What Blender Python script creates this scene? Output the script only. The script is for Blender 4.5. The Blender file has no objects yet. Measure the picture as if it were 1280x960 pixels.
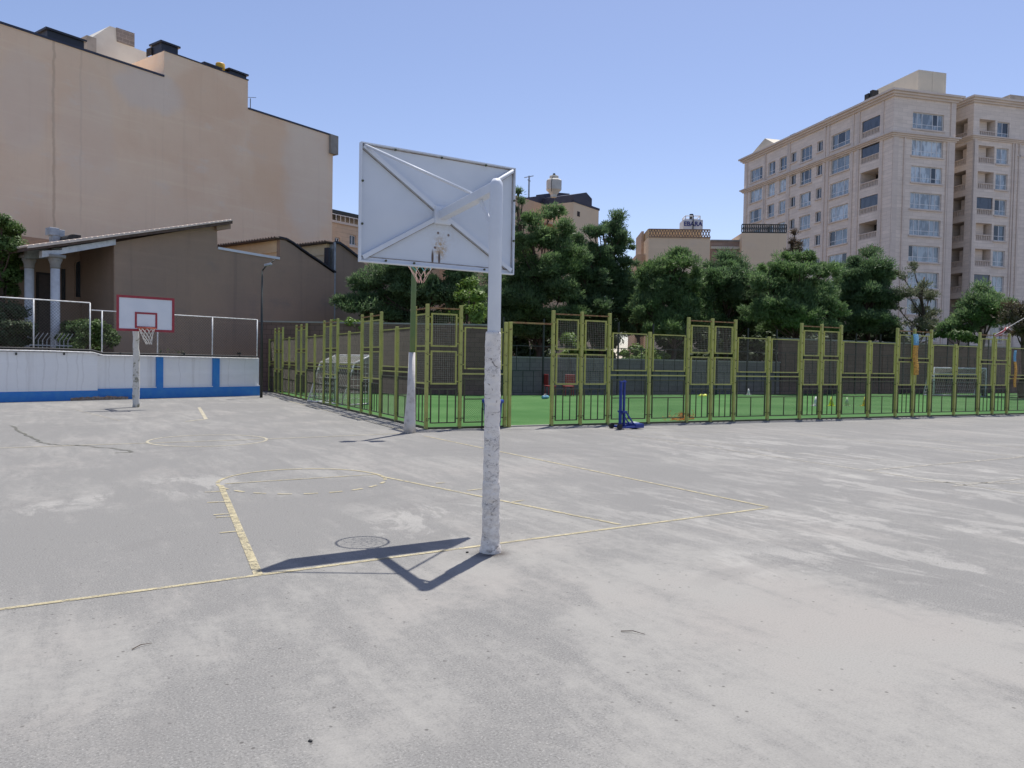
import bpy, math, random
import numpy as np
from mathutils import Vector, Matrix
random.seed(7)
R = math.radians
PI = math.pi
scene = bpy.context.scene
COL = scene.collection

# ------------------------------------------------------------------ camera geometry (metres; court axes: X along baseline, Y along the court)
F = 961.0
CAM_H = 1.6
YAW, PITCH, ROLL = 0.55745581, -0.02989045, 0.01729133
fw = Vector((math.sin(YAW)*math.cos(PITCH), math.cos(YAW)*math.cos(PITCH), math.sin(PITCH)))
rt0 = Vector((math.cos(YAW), -math.sin(YAW), 0)); up0 = rt0.cross(fw)
rt = rt0*math.cos(ROLL) + up0*math.sin(ROLL)
up = -rt0*math.sin(ROLL) + up0*math.cos(ROLL)
CAM = Vector((0, 0, CAM_H))

def ray(px, py): return fw + rt*((px-640)/F) - up*((py-480)/F)
def gnd(px, py, z=0.0):
    d = ray(px, py); t = (z-CAM_H)/d.z
    return CAM + d*t
def at(px, py, depth): return CAM + ray(px, py)*depth

class Frame:
    """local frame of a facade: x along the face (compass az), y into the building, z up"""
    def __init__(s, px, depth, az):
        d = ray(px, 460); p = CAM + d*depth
        s.o = Vector((p.x, p.y, 0)); s.az = az
        s.x = Vector((math.sin(R(az)), math.cos(R(az)), 0)); s.y = Vector((-s.x.y, s.x.x, 0))
        s.rot = R(90-az)
    def front(s, px, py, v=0):
        d = ray(px, py); t = (v + (s.o-CAM).dot(s.y))/d.dot(s.y)
        q = CAM + d*t
        return (q-s.o).dot(s.x), q.z
    def side(s, px, py, u=0):
        d = ray(px, py); t = (u + (s.o-CAM).dot(s.x))/d.dot(s.x)
        q = CAM + d*t
        return (q-s.o).dot(s.y), q.z
    def world(s, u, v, z=0): return s.o + s.x*u + s.y*v + Vector((0, 0, z))

# ------------------------------------------------------------------ objects
def tag(o, label=None, cat=None, group=None, kind=None):
    if label: o['label'] = label
    if cat: o['category'] = cat
    if group: o['group'] = group
    if kind: o['kind'] = kind
    return o
def thing(name, label, cat, loc=(0, 0, 0), rotz=0, group=None):
    o = bpy.data.objects.new(name, None); COL.objects.link(o)
    o.location = loc; o.rotation_euler = (0, 0, rotz); o.empty_display_size = .2
    return tag(o, label, cat, group)

class MB:
    def __init__(s): s.v = []; s.f = []; s.m = []; s.cur = 0
    def add(s, vs, fs):
        b = len(s.v); s.v += [tuple(p) for p in vs]
        for f in fs: s.f.append(tuple(b+i for i in f)); s.m.append(s.cur)
        return s
    def box(s, x0, y0, z0, x1, y1, z1):
        return s.add([(x0,y0,z0),(x1,y0,z0),(x1,y1,z0),(x0,y1,z0),(x0,y0,z1),(x1,y0,z1),(x1,y1,z1),(x0,y1,z1)],
                     [(0,3,2,1),(4,5,6,7),(0,1,5,4),(1,2,6,5),(2,3,7,6),(3,0,4,7)])
    def quad(s, a, b, c, d): return s.add([a, b, c, d], [(0,1,2,3)])
    def bar(s, p0, p1, w, h=None, ref=(0,0,1)):
        h = h or w; p0 = Vector(p0); p1 = Vector(p1); d = (p1-p0).normalized(); ref = Vector(ref)
        if abs(d.dot(ref)) > .98: ref = Vector((1,0,0))
        a = d.cross(ref).normalized(); b = a.cross(d)
        vs = [p + a*(w/2*i) + b*(h/2*j) for p in (p0, p1) for i, j in ((-1,-1),(1,-1),(1,1),(-1,1))]
        return s.add(vs, [(0,1,2,3),(7,6,5,4),(0,4,5,1),(1,5,6,2),(2,6,7,3),(3,7,4,0)])
    def tube(s, pts, rad, n=10, caps=True):
        pts = [Vector(p) for p in pts]
        if not hasattr(rad, '__len__'): rad = [rad]*len(pts)
        vs = []; a = None
        for i, p in enumerate(pts):
            d = (pts[min(i+1, len(pts)-1)] - pts[max(i-1, 0)]).normalized()
            if a is None:
                ref = Vector((0,0,1)) if abs(d.z) < .9 else Vector((1,0,0))
                a = d.cross(ref).normalized()
            else: a = (a - d*a.dot(d)).normalized()
            b = d.cross(a)
            for k in range(n):
                t = 2*PI*k/n; vs.append(p + (a*math.cos(t) + b*math.sin(t))*rad[i])
        fs = [(i*n+k, i*n+(k+1)%n, (i+1)*n+(k+1)%n, (i+1)*n+k) for i in range(len(pts)-1) for k in range(n)]
        if caps: fs += [tuple(range(n-1, -1, -1)), tuple(range((len(pts)-1)*n, len(pts)*n))]
        return s.add(vs, fs)
    def ring(s, c, r, tr, n=32, m=8):
        c = Vector(c); vs = []; fs = []
        for i in range(n):
            t = 2*PI*i/n
            for j in range(m):
                q = 2*PI*j/m; rr = r + tr*math.cos(q)
                vs.append(c + Vector((rr*math.cos(t), rr*math.sin(t), tr*math.sin(q))))
        for i in range(n):
            for j in range(m):
                fs.append((i*m+j, ((i+1)%n)*m+j, ((i+1)%n)*m+(j+1)%m, i*m+(j+1)%m))
        return s.add(vs, fs)
    def lathe(s, prof, c=(0,0,0), n=16):
        c = Vector(c); vs = [c + Vector((r*math.cos(2*PI*k/n), r*math.sin(2*PI*k/n), z)) for r, z in prof for k in range(n)]
        fs = [(i*n+k, i*n+(k+1)%n, (i+1)*n+(k+1)%n, (i+1)*n+k) for i in range(len(prof)-1) for k in range(n)]
        fs += [tuple(range(n-1,-1,-1)), tuple(range((len(prof)-1)*n, len(prof)*n))]
        return s.add(vs, fs)
    def prism(s, poly, y0, y1):
        """polygon in the xz plane, extruded along y"""
        n = len(poly)
        vs = [(x, y0, z) for x, z in poly] + [(x, y1, z) for x, z in poly]
        return s.add(vs, [tuple(range(n)), tuple(range(2*n-1, n-1, -1))] + [(i, n+i, n+(i+1)%n, (i+1)%n) for i in range(n)])
    def build(s, name, mat, parent=None, smooth=False, bevel=0, loc=None):
        me = bpy.data.meshes.new(name)
        me.from_pydata(s.v, [], s.f)
        mats = mat if isinstance(mat, (list, tuple)) else [mat]
        for m in mats: me.materials.append(m)
        if len(mats) > 1: me.polygons.foreach_set('material_index', s.m)
        if smooth: me.polygons.foreach_set('use_smooth', [True]*len(me.polygons))
        me.update()
        o = bpy.data.objects.new(name, me); COL.objects.link(o)
        if parent: o.parent = parent
        if loc: o.location = loc
        if bevel:
            b = o.modifiers.new('bevel', 'BEVEL'); b.width = bevel; b.segments = 2; b.limit_method = 'ANGLE'
        return o

def copy_part(o, parent, loc=None, rot=None):
    c = o.copy(); COL.objects.link(c); c.parent = parent
    if loc is not None: c.location = loc
    if rot is not None: c.rotation_euler = rot
    for ch in list(o.children):
        d = ch.copy(); COL.objects.link(d); d.parent = c
    return c

# ------------------------------------------------------------------ materials
class NT:
    def __init__(s, name):
        s.mat = bpy.data.materials.new(name); s.mat.use_nodes = True
        s.t = s.mat.node_tree; s.b = s.t.nodes['Principled BSDF']; s.out = s.t.nodes['Material Output']
        s.tc = s.t.nodes.new('ShaderNodeTexCoord')
    def n(s, typ, **kw):
        x = s.t.nodes.new('ShaderNode'+typ)
        for k, v in kw.items(): setattr(x, k, v)
        return x
    def l(s, a, b): s.t.links.new(a, b)
    def inp(s, sock, v):
        if hasattr(v, 'is_linked') or isinstance(v, bpy.types.NodeSocket): s.l(v, sock)
        else: sock.default_value = v
    def coord(s, scale=(1,1,1), which='Object', rot=(0,0,0), loc=(0,0,0)):
        m = s.n('Mapping'); m.inputs['Scale'].default_value = scale; m.inputs['Rotation'].default_value = rot; m.inputs['Location'].default_value = loc
        s.l(s.tc.outputs[which], m.inputs['Vector']); return m.outputs[0]
    def noise(s, vec, scale=5, detail=4, rough=.55, dist=0):
        x = s.n('TexNoise'); s.l(vec, x.inputs['Vector'])
        x.inputs['Scale'].default_value = scale; x.inputs['Detail'].default_value = detail
        x.inputs['Roughness'].default_value = rough; x.inputs['Distortion'].default_value = dist
        return x.outputs['Fac']
    def mapr(s, v, a, b, c=0., d=1., smooth=True):
        x = s.n('MapRange'); x.interpolation_type = 'SMOOTHSTEP' if smooth else 'LINEAR'
        s.inp(x.inputs['Value'], v)
        for i, q in zip(('From Min','From Max','To Min','To Max'), (a,b,c,d)): x.inputs[i].default_value = q
        return x.outputs[0]
    def math(s, op, a, b=0.):
        x = s.n('Math', operation=op); s.inp(x.inputs[0], a); s.inp(x.inputs[1], b); return x.outputs[0]
    def mix(s, fac, a, b, blend='MIX'):
        x = s.n('Mix', data_type='RGBA', blend_type=blend)
        s.inp(x.inputs['Factor'], fac)
        for k, v in (('A', a), ('B', b)):
            sk = [i for i in x.inputs if i.name == k and i.type == 'RGBA'][0]
            if isinstance(v, (tuple, list)): sk.default_value = (*v[:3], 1)
            else: s.l(v, sk)
        return [o for o in x.outputs if o.type == 'RGBA'][0]
    def ellipse(s, vec, c, r, rot=0, soft=.4):
        m = s.n('Mapping', vector_type='TEXTURE'); s.l(vec, m.inputs['Vector'])
        m.inputs['Location'].default_value = c; m.inputs['Scale'].default_value = r; m.inputs['Rotation'].default_value = (0,0,rot)
        ln = s.n('VectorMath', operation='LENGTH'); s.l(m.outputs[0], ln.inputs[0])
        return s.mapr(ln.outputs['Value'], 1-soft, 1+soft, 1, 0)
    def bump(s, h, strength=.3, dist=.02):
        x = s.n('Bump'); x.inputs['Strength'].default_value = strength; x.inputs['Distance'].default_value = dist
        s.l(h, x.inputs['Height']); s.l(x.outputs[0], s.b.inputs['Normal'])
    def col(s, c): s.inp(s.b.inputs['Base Color'], (*c[:3],1) if isinstance(c, (tuple,list)) else c)
    def rough(s, v): s.inp(s.b.inputs['Roughness'], v)

def simple(name, c, c2=None, scale=6, rough=.6, metal=0, bump=0, bscale=60, stretch=(1,1,1), lo=.35, hi=.7):
    n = NT(name); v = n.coord(stretch)
    f = n.mapr(n.noise(v, scale, 5), lo, hi)
    c2 = c2 or tuple(x*.72 for x in c)
    n.col(n.mix(f, c, c2)); n.rough(rough); n.b.inputs['Metallic'].default_value = metal
    if bump: n.bump(n.noise(v, bscale, 3), bump, .01)
    return n.mat

def rusty(name, c, c2, rust=(.16,.07,.03), amt=.66, rough=.5, scale=9):
    n = NT(name); v = n.coord()
    base = n.mix(n.mapr(n.noise(v, 3, 4), .35, .7), c, c2)
    g = n.noise(v, scale, 8, .7)
    n.col(n.mix(n.mapr(g, amt, amt+.06), base, rust)); n.rough(n.mapr(g, amt, amt+.05, rough, .9))
    n.bump(n.noise(v, 40, 3), .15, .004)
    return n.mat

M = {}
M['white_steel'] = rusty('white_steel_paint', (.68,.71,.75), (.62,.65,.70), (.25,.16,.1), .80, .4)
M['olive_paint'] = rusty('olive_fence_paint', (.42,.425,.105), (.32,.33,.09), (.18,.095,.05), .60, .5)
M['olive_rust'] = rusty('rusty_olive_rail', (.30,.25,.08), (.28,.13,.06), (.2,.09,.045), .48, .7)
M['olive_dark'] = rusty('dark_olive_bar', (.075,.08,.03), (.045,.05,.022), (.09,.05,.03), .62, .5)  # darker olive: backlit shade of the lower fence bars put into the colour
M['wire'] = simple('galvanised_wire', (.30,.29,.22), (.17,.15,.10), 20, .5, .2)
M['wire_fine'] = simple('fine_mesh_wire', (.13,.115,.09), (.08,.07,.05), 20, .6, .2)
M['blue_paint'] = simple('blue_wall_paint', (.02,.19,.56), (.04,.23,.55), 5, .5, bump=.2)
M['blue_steel'] = simple('blue_steel_paint', (.012,.04,.27), (.01,.03,.2), 8, .35)
M['blue_plastic'] = simple('blue_plastic', (.012,.045,.27), (.02,.06,.3), 4, .4)
M['black'] = simple('black_rubber', (.02,.02,.02), (.03,.03,.03), 10, .7)
M['dark_metal'] = simple('dark_green_metal', (.028,.034,.03), (.04,.04,.035), 8, .5, .2)
M['white_paint'] = simple('white_pipe_paint', (.76,.76,.75), (.55,.55,.54), 9, .5)
M['grey_metal'] = simple('grey_sheet_metal', (.38,.41,.44), (.28,.30,.33), 5, .45, .4)
M['red_paint'] = simple('red_line_paint', (.36,.035,.05), (.28,.03,.04), 8, .5)
M['orange_rim'] = rusty('orange_rim_paint', (.42,.09,.03), (.3,.06,.03), (.12,.05,.03), .6)
M['cord_pink'] = simple('faded_red_cord', (.62,.38,.33), (.7,.55,.5), 12, .9)
M['cord_blue'] = simple('faded_blue_cord', (.08,.38,.46), (.15,.5,.55), 12, .9)
M['cord_white'] = simple('white_cord', (.7,.68,.64), (.5,.48,.45), 12, .9)
M['green_post'] = rusty('green_post_paint', (.10,.17,.05), (.15,.19,.06), (.15,.08,.04), .66)
M['black_roof'] = simple('black_roof_sheet', (.014,.017,.028), (.022,.025,.035), 3, .5)
M['navy_roof'] = simple('navy_roof_sheet', (.022,.028,.055), (.03,.038,.065), 2, .55)
M['yellow'] = simple('yellow_plastic', (.62,.36,.02), (.55,.3,.02), 4, .5)
M['turquoise'] = simple('turquoise_plastic', (.16,.38,.52), None, 4, .5)
M['red_plastic'] = simple('red_plastic', (.33,.03,.03), None, 4, .5)
M['tan_plain'] = simple('tan_plaster', (.52,.40,.24), (.44,.33,.2), .7, .9)
M['concrete'] = simple('raw_concrete', (.33,.31,.28), (.24,.23,.21), 1.5, .9, bump=.2)
M['bark'] = simple('bark', (.10,.07,.05), (.05,.035,.025), 6, .95, bump=.6, bscale=14, stretch=(1,1,.25))
M['roof_tile'] = simple('brown_roof_sheet', (.12,.08,.06), (.07,.05,.04), 5, .8)
M['cream'] = simple('cream_roof_edge', (.78,.66,.55), (.6,.5,.42), 3, .8)
M['opening_shade'] = simple('dark_opening_shade', (.035,.03,.03), (.05,.045,.04), 1, .9)  # shade of recesses and openings put into a flat dark colour
M['pvc'] = simple('white_window_frame', (.72,.72,.72), (.66,.66,.66), 3, .4)

# whitewashed plaster sleeve on the front pole: cracks, dirt and bare spots
def m_wrap():
    n = NT('peeling_plaster'); v = n.coord((1,1,1.5))
    base = n.mix(n.mapr(n.noise(v, 9, 6), .35, .7), (.86,.80,.72), (.76,.70,.63))
    d = n.noise(v, 13, 9, .72, .8)
    base = n.mix(n.mapr(d, .58, .68), base, (.26,.21,.175))
    vv = n.coord((1,1,2.4)); wob = n.noise(vv, 9, 6, .7)
    mx = n.n('MixRGB'); mx.inputs[0].default_value = .42
    n.l(vv, mx.inputs[1]); n.l(wob, mx.inputs[2])
    vo = n.n('TexVoronoi', feature='DISTANCE_TO_EDGE'); n.l(mx.outputs[0], vo.inputs['Vector']); vo.inputs['Scale'].default_value = 7
    brk = n.mapr(n.noise(v, 3.5, 5), .44, .56)
    crack = n.math('MULTIPLY', n.mapr(vo.outputs[0], .006, .028, .8, 0), brk)
    sz = n.n('SeparateXYZ'); n.l(n.tc.outputs['Object'], sz.inputs[0])
    low = n.math('MULTIPLY', n.mapr(sz.outputs[2], .25, .85, 1, .15), n.mapr(n.noise(v, 16, 8, .75), .42, .62))
    base = n.mix(n.math('MULTIPLY', low, .5), base, (.40,.35,.31))
    n.col(n.mix(crack, base, (.10,.08,.07))); n.rough(.92)
    n.bump(n.math('ADD', n.noise(v, 26, 6), n.math('MULTIPLY', crack, -1.2)), .45, .010)
    return n.mat
M['wrap'] = m_wrap()

def m_board():
    n = NT('backboard_sheet'); v = n.coord()
    nz = n.noise(v, 30, 6, .7)
    base = n.mix(n.mapr(n.noise(v, 1.6, 4), .35, .7), (.66,.695,.74), (.60,.64,.69))
    # faint grime and the rust left by old rim bolts (board-local metres)
    for c, r, s_, colr in (((3.285,6.6,2.66),(.055,.5,.085),.9,(.42,.25,.07)), ((3.205,6.6,2.565),(.012,.5,.065),.5,(.09,.05,.03)),
                           ((3.275,6.6,2.565),(.012,.5,.065),.5,(.09,.05,.03)), ((3.26,6.6,2.80),(.012,.5,.012),.4,(.1,.05,.03)), ((3.37,6.6,2.79),(.012,.5,.012),.4,(.1,.05,.03)),
                           ((3.23,6.6,2.66),(.012,.5,.012),.4,(.1,.05,.03)), ((3.31,6.6,2.86),(.14,.5,.2),.9,(.52,.5,.47))):
        e = n.ellipse(v, c, r, 0, s_)
        k = n.math('MULTIPLY', e, n.mapr(nz, .40, .58)) if r[0] > .02 else e
        if r[0] > .1: k = n.math('MULTIPLY', k, .35)
        base = n.mix(k, base, colr)
    n.col(base); n.rough(.42); return n.mat
M['board'] = m_board()

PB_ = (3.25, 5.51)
def m_asphalt():
    n = NT('worn_court_asphalt'); v = n.coord()
    warp = n.n('TexNoise'); n.l(v, warp.inputs['Vector']); warp.inputs['Scale'].default_value = .9; warp.inputs['Detail'].default_value = 6; warp.inputs['Roughness'].default_value = .65
    wm = n.n('VectorMath', operation='MULTIPLY_ADD'); n.l(warp.outputs['Color'], wm.inputs[0]); wm.inputs[1].default_value = (1.7,1.7,0); n.l(v, wm.inputs[2])
    wv = n.n('VectorMath', operation='SUBTRACT'); n.l(wm.outputs[0], wv.inputs[0]); wv.inputs[1].default_value = (.85,.85,0)
    wv = wv.outputs[0]
    big = n.noise(v, .30, 8, .62, .8)
    dust = n.mapr(big, .34, .66, -.12, .62)
    # dust sheets and bare dark patches seen on the court (positions in metres on the ground)
    def blob(px, py, rx, ry, rot, soft=.5):
        g = gnd(px, py); return n.ellipse(wv, (g.x, g.y, 0), (rx, ry, 50), rot, soft)
    a = R(30)
    add = [((800,780),2.1,2.4,a,.5), ((980,800),1.6,1.4,a,.4), ((430,900),1.1,.6,a,.3), ((1000,740),1.6,.9,a,.45), ((60,800),.9,1.0,a,.4), ((700,690),1.3,1.1,a,.5), ((1200,530),8,2.4,a,.2),
           ((330,520),3,3,a,.15), ((1200,860),1.2,.8,a,.45)]
    sub = [((1190,735),.75,.55,a+.5,0.56), ((1050,700),.55,.6,a,0.50), ((620,690),.2,.25,a,0.43), ((180,660),2.6,1.9,a,0.46), ((330,870),.95,.42,a+.9,0.55), ((640,850),.7,.35,a+.6,0.7), ((640,745),1.3,.25,a,0.6),
           ((1110,830),.9,.25,a+1.2,0.50), ((230,765),.9,.16,a+.5,0.37), ((850,600),2.2,1.4,a,0.31), ((1240,660),1.2,1.5,a,0.31), ((1180,905),.8,.22,a+1.,0.43), ((560,930),.5,.28,a+.5,0.37), ((780,690),.9,.3,a+.3,0.37)]
    for (p, rx, ry, ro, k) in add: dust = n.math('ADD', dust, n.math('MULTIPLY', blob(*p, rx, ry, ro), k))
    for (p, rx, ry, ro, k) in sub: dust = n.math('SUBTRACT', dust, n.math('MULTIPLY', blob(*p, rx, ry, ro), k))
    # scuffs: rough broken edges, dragged one way
    sv = n.coord((1, .22, 1), rot=(0, 0, R(-38)))
    sc = n.noise(sv, 2.6, 9, .72, .4)
    dust = n.math('ADD', dust, n.mapr(sc, .3, .7, -.75, .75, False))
    mid = n.noise(v, 11, 9, .8)
    dust = n.math('ADD', dust, n.mapr(mid, .3, .7, -.55, .55, False))
    k = n.mapr(dust, -.25, 1.5)
    tint = n.mapr(n.noise(v, .5, 3), .42, .66)
    light = n.mix(tint, (.288,.281,.259), (.293,.279,.256))
    c = n.mix(k, (.205,.202,.191), light)
    # pale scrapes where the slurry coat has worn through, dragged across the court
    rv = n.coord((1, .38, 1), rot=(0, 0, R(-62)))
    rn = n.noise(rv, 1.9, 10, .74, .5)
    reg = blob(1090,655,1.6,3.2,a,.6)
    for q in (blob(1120,705,.7,1.6,a+.5,.5), blob(560,650,.9,1.0,a,.6), blob(950,560,3,2.5,a,.6), blob(1180,600,3,3,a,.6), blob(240,605,.9,.7,a,.6), blob(120,625,1.2,.3,a,.6)): reg = n.math('MAXIMUM', reg, q)
    scr = n.math('MULTIPLY', n.mapr(rn, .50, .57), reg)
    c = n.mix(n.math('MULTIPLY', scr, .5), c, (.39,.38,.35))
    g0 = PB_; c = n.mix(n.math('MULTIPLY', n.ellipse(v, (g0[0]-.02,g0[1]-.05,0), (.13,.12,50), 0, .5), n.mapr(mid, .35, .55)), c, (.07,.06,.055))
    # grain: aggregate specks
    grain = n.noise(v, 85, 3, .8)
    gk = n.mapr(k, .1, .8, 1, .35)
    c = n.mix(n.math('MULTIPLY', n.mapr(grain, .50, .64, 0, .65), gk), c, (.105,.102,.095))
    c = n.mix(n.math('MULTIPLY', n.mapr(grain, .44, .30, 0, .75), gk), c, (.42,.41,.385))
    vo = n.n('TexVoronoi'); n.l(v, vo.inputs['Vector']); vo.inputs['Scale'].default_value = 10
    pit = n.math('MULTIPLY', n.mapr(vo.outputs['Distance'], .05, .12, 1, 0), n.mapr(n.noise(v, 1.3, 3), .38, .52))
    c = n.mix(n.math('MULTIPLY', pit, .7), c, (.07,.065,.06))
    # arcs left by the trowelling machine
    wav = n.n('TexWave', wave_type='RINGS', rings_direction='Z'); g = gnd(1350, 830)
    mp = n.n('Mapping'); n.l(v, mp.inputs['Vector']); mp.inputs['Location'].default_value = (-g.x, -g.y, 0); n.l(mp.outputs[0], wav.inputs['Vector'])
    wav.inputs['Scale'].default_value = .5; wav.inputs['Distortion'].default_value = 2.2; wav.inputs['Detail'].default_value = 3
    c = n.mix(n.math('MULTIPLY', n.mapr(wav.outputs[1], .55, .95), n.mapr(n.noise(v, .4, 3), .5, .66, 0, .22)), c, (.15,.146,.14))
    n.col(c); n.rough(.93); n.b.inputs['Specular IOR Level'].default_value = .25
    n.bump(n.math('ADD', n.math('MULTIPLY', n.math('MULTIPLY', grain, gk), .5), n.math('MULTIPLY', mid, .4)), .18, .006)
    return n.mat
M['asphalt'] = m_asphalt()

def m_line(name, c, wear_lo, wear_hi):
    n = NT(name); v = n.coord()
    w = n.math('ADD', n.math('MULTIPLY', n.noise(v, 9, 8, .75), .6), n.math('MULTIPLY', n.noise(v, 70, 3, .7), .4))
    n.col(n.mix(n.mapr(n.noise(v, 4, 4), .35, .65), c, tuple(x*.8 for x in c))); n.rough(.85)
    tr = n.n('BsdfTransparent'); mx = n.n('MixShader')
    n.l(n.mapr(w, wear_lo, wear_hi), mx.inputs[0]); n.l(n.b.outputs[0], mx.inputs[1]); n.l(tr.outputs[0], mx.inputs[2]); n.l(mx.outputs[0], n.out.inputs[0])
    return n.mat
M['line_yellow'] = m_line('worn_yellow_line', (.46,.405,.255), .45, .63)
M['line_pale'] = m_line('worn_pale_yellow_line', (.47,.43,.315), .48, .66)
M['line_faint'] = m_line('worn_white_line', (.42,.395,.33), .42, .58)

def m_turf():
    n = NT('artificial_turf'); v = n.coord()
    c = n.mix(n.mapr(n.noise(v, .35, 5), .35, .65), (.044,.128,.030), (.074,.168,.050))
    c = n.mix(n.mapr(n.noise(v, 40, 3), .4, .7, 0, .5), c, (.028,.10,.018))
    c = n.mix(n.mapr(n.noise(v, 1.3, 6, .7), .62, .72, 0, .4), c, (.15,.2,.07))
    n.col(c); n.rough(.9); n.b.inputs['Specular IOR Level'].default_value = .2; n.bump(n.noise(v, 60, 2), .5, .02); return n.mat
M['turf'] = m_turf()
M['soil'] = simple('dry_soil', (.11,.085,.06), (.07,.055,.04), .8, .95, bump=.5, bscale=8)

def m_plaster(name, c1, c2, c3, streak=(.2,.14,.1), sk=.5, crackx=None, patches=()):
    n = NT(name); v = n.coord()
    base = n.mix(n.mapr(n.noise(v, .16, 6, .6, .4), .36, .64), c1, c2)
    base = n.mix(n.mapr(n.noise(n.coord((1,1,1.8)), .33, 7, .65), .55, .7, 0, .8), base, c3)
    sv = n.coord((1.6,1,.05)); st = n.noise(sv, 1.1, 5, .65)
    base = n.mix(n.math('MULTIPLY', n.mapr(st, .54, .7), sk*.5), base, streak)
    base = n.mix(n.mapr(n.noise(v, 2.3, 8, .7), .5, .72, 0, .12*sk+.05), base, tuple(x*.7 for x in c2))
    hv = n.coord((.1,1,2.0)); ht = n.noise(hv, 1.3, 4, .6)
    base = n.mix(n.mapr(ht, .52, .66, 0, .16), base, tuple(min(1,x*1.25) for x in c1))
    if crackx is not None:
        sx = n.n('SeparateXYZ'); n.l(v, sx.inputs[0])
        wob = n.math('MULTIPLY', n.math('SUBTRACT', n.noise(v, 1.3, 6), .5), .3)
        for x, z0, z1, w, k in crackx:
            dx = n.math('ABSOLUTE', n.math('ADD', n.math('SUBTRACT', sx.outputs[0], x), wob))
            m = n.math('MULTIPLY', n.mapr(dx, w*.3, w, 1, 0), n.mapr(sx.outputs[2], z0, z0+3, 0, k))
            base = n.mix(m, base, streak)
    if patches:
        wn_ = n.n('TexNoise'); n.l(v, wn_.inputs['Vector']); wn_.inputs['Scale'].default_value = .5; wn_.inputs['Detail'].default_value = 7
        wq = n.n('VectorMath', operation='MULTIPLY_ADD'); n.l(wn_.outputs['Color'], wq.inputs[0]); wq.inputs[1].default_value = (2.2,0,2.2); n.l(v, wq.inputs[2])
        for (px_, pz_, ru, rz_, k_, pc) in patches:
            e_ = n.ellipse(wq.outputs[0], (px_+1.1, 0, pz_+1.1), (ru, 90, rz_), 0, .22)
            base = n.mix(n.math('MULTIPLY', e_, k_), base, pc)
    n.col(base); n.rough(.93); n.b.inputs['Specular IOR Level'].default_value = .2
    n.bump(n.noise(v, 9, 6, .7), .35, .03); return n.mat

def m_stone(name, c1, c2, mortar, w=1.0, h=.38, contrast=1.):
    n = NT(name); sx = n.n('SeparateXYZ'); n.l(n.tc.outputs['Object'], sx.inputs[0])
    cb = n.n('CombineXYZ'); n.l(n.math('ADD', sx.outputs[0], sx.outputs[1]), cb.inputs[0]); n.l(sx.outputs[2], cb.inputs[1])
    b = n.n('TexBrick'); n.l(cb.outputs[0], b.inputs['Vector'])
    for k, q in (('Color1', c1), ('Color2', c2), ('Mortar', mortar)): b.inputs[k].default_value = (*q, 1)
    b.inputs['Scale'].default_value = 1; b.inputs['Brick Width'].default_value = w; b.inputs['Row Height'].default_value = h; b.inputs['Mortar Size'].default_value = .012; b.inputs['Bias'].default_value = 0
    v = n.coord((.35,.35,2.2)); g = n.noise(v, 1.1, 8, .7)
    c = n.mix(n.mapr(g, .36, .66, 0, .42*contrast), b.outputs['Color'], tuple(x*.66 for x in c2))
    c = n.mix(n.mapr(n.noise(n.coord((1.2,1.2,.08)), .5, 5), .52, .7, 0, .25), c, tuple(x*.7 for x in c1))
    n.col(c); n.rough(.8); n.b.inputs['Specular IOR Level'].default_value = .25
    n.bump(b.outputs['Fac'], -.3, .01); return n.mat

def m_glass(name, c1, c2, rough=.06, ior=2.0):
    n = NT(name); r = n.n('ObjectInfo')
    v = n.coord((1,1,.3)); st = n.noise(v, 2.4, 3)
    c = n.mix(r.outputs['Random'], c1, c2)
    c = n.mix(n.mapr(st, .42, .6, 0, .55), c, tuple(x*.35 for x in c1))
    n.col(c); n.rough(rough); n.b.inputs['IOR'].default_value = ior; return n.mat
M['glass_sky'] = m_glass('glass_curtain_sky_tint', (.06,.085,.105), (.58,.66,.70))  # pale tint stands for curtains, with sky reflection painted into the colour
M['glass_dark'] = m_glass('dark_window_glass', (.03,.035,.04), (.05,.06,.07), .05, 1.7)
M['glass_grey'] = m_glass('tinted_balcony_glass', (.045,.055,.075), (.065,.075,.095), .08, 1.7)

def m_leaf(name, c1, c2, c3, trans=.25):
    n = NT(name); g = n.n('NewGeometry')
    r = g.outputs['Random Per Island']
    v = n.coord(); big = n.noise(v, .45, 3)
    c = n.mix(r, c1, c2); c = n.mix(n.mapr(big, .45, .66, 0, .75), c, c3)
    n.col(c); n.rough(.55); n.b.inputs['Specular IOR Level'].default_value = .3
    c = n.mix(n.mapr(n.noise(v, 1.5, 2), .40, .60, .0, .55), c, tuple(x*.42 for x in c1))
    tl = n.n('BsdfTranslucent'); n.l(c, tl.inputs[0]); mx = n.n('MixShader'); mx.inputs[0].default_value = trans
    n.l(n.b.outputs[0], mx.inputs[1]); n.l(tl.outputs[0], mx.inputs[2]); n.l(mx.outputs[0], n.out.inputs[0])
    return n.mat
M['pine'] = m_leaf('pine_needles', (.10,.18,.07), (.21,.30,.13), (.16,.27,.08), .55)
M['pine_dark'] = m_leaf('dark_pine_needles', (.085,.155,.07), (.17,.25,.115), (.13,.225,.08), .55)
M['pine_olive'] = m_leaf('olive_pine_needles', (.13,.15,.085), (.19,.21,.13), (.15,.17,.09), .42)
M['pine_brown'] = m_leaf('browning_needles', (.10,.07,.045), (.14,.10,.06), (.08,.085,.04), .2)
M['leaf_bright'] = m_leaf('bright_broad_leaves', (.12,.21,.035), (.19,.29,.06), (.15,.24,.045), .4)
M['leaf_hedge'] = m_leaf('hedge_leaves', (.06,.115,.028), (.11,.18,.045), (.08,.15,.03), .3)
M['leaf_dark'] = m_leaf('dark_shrub_leaves', (.045,.075,.03), (.075,.11,.045), (.06,.1,.03), .25)

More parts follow.
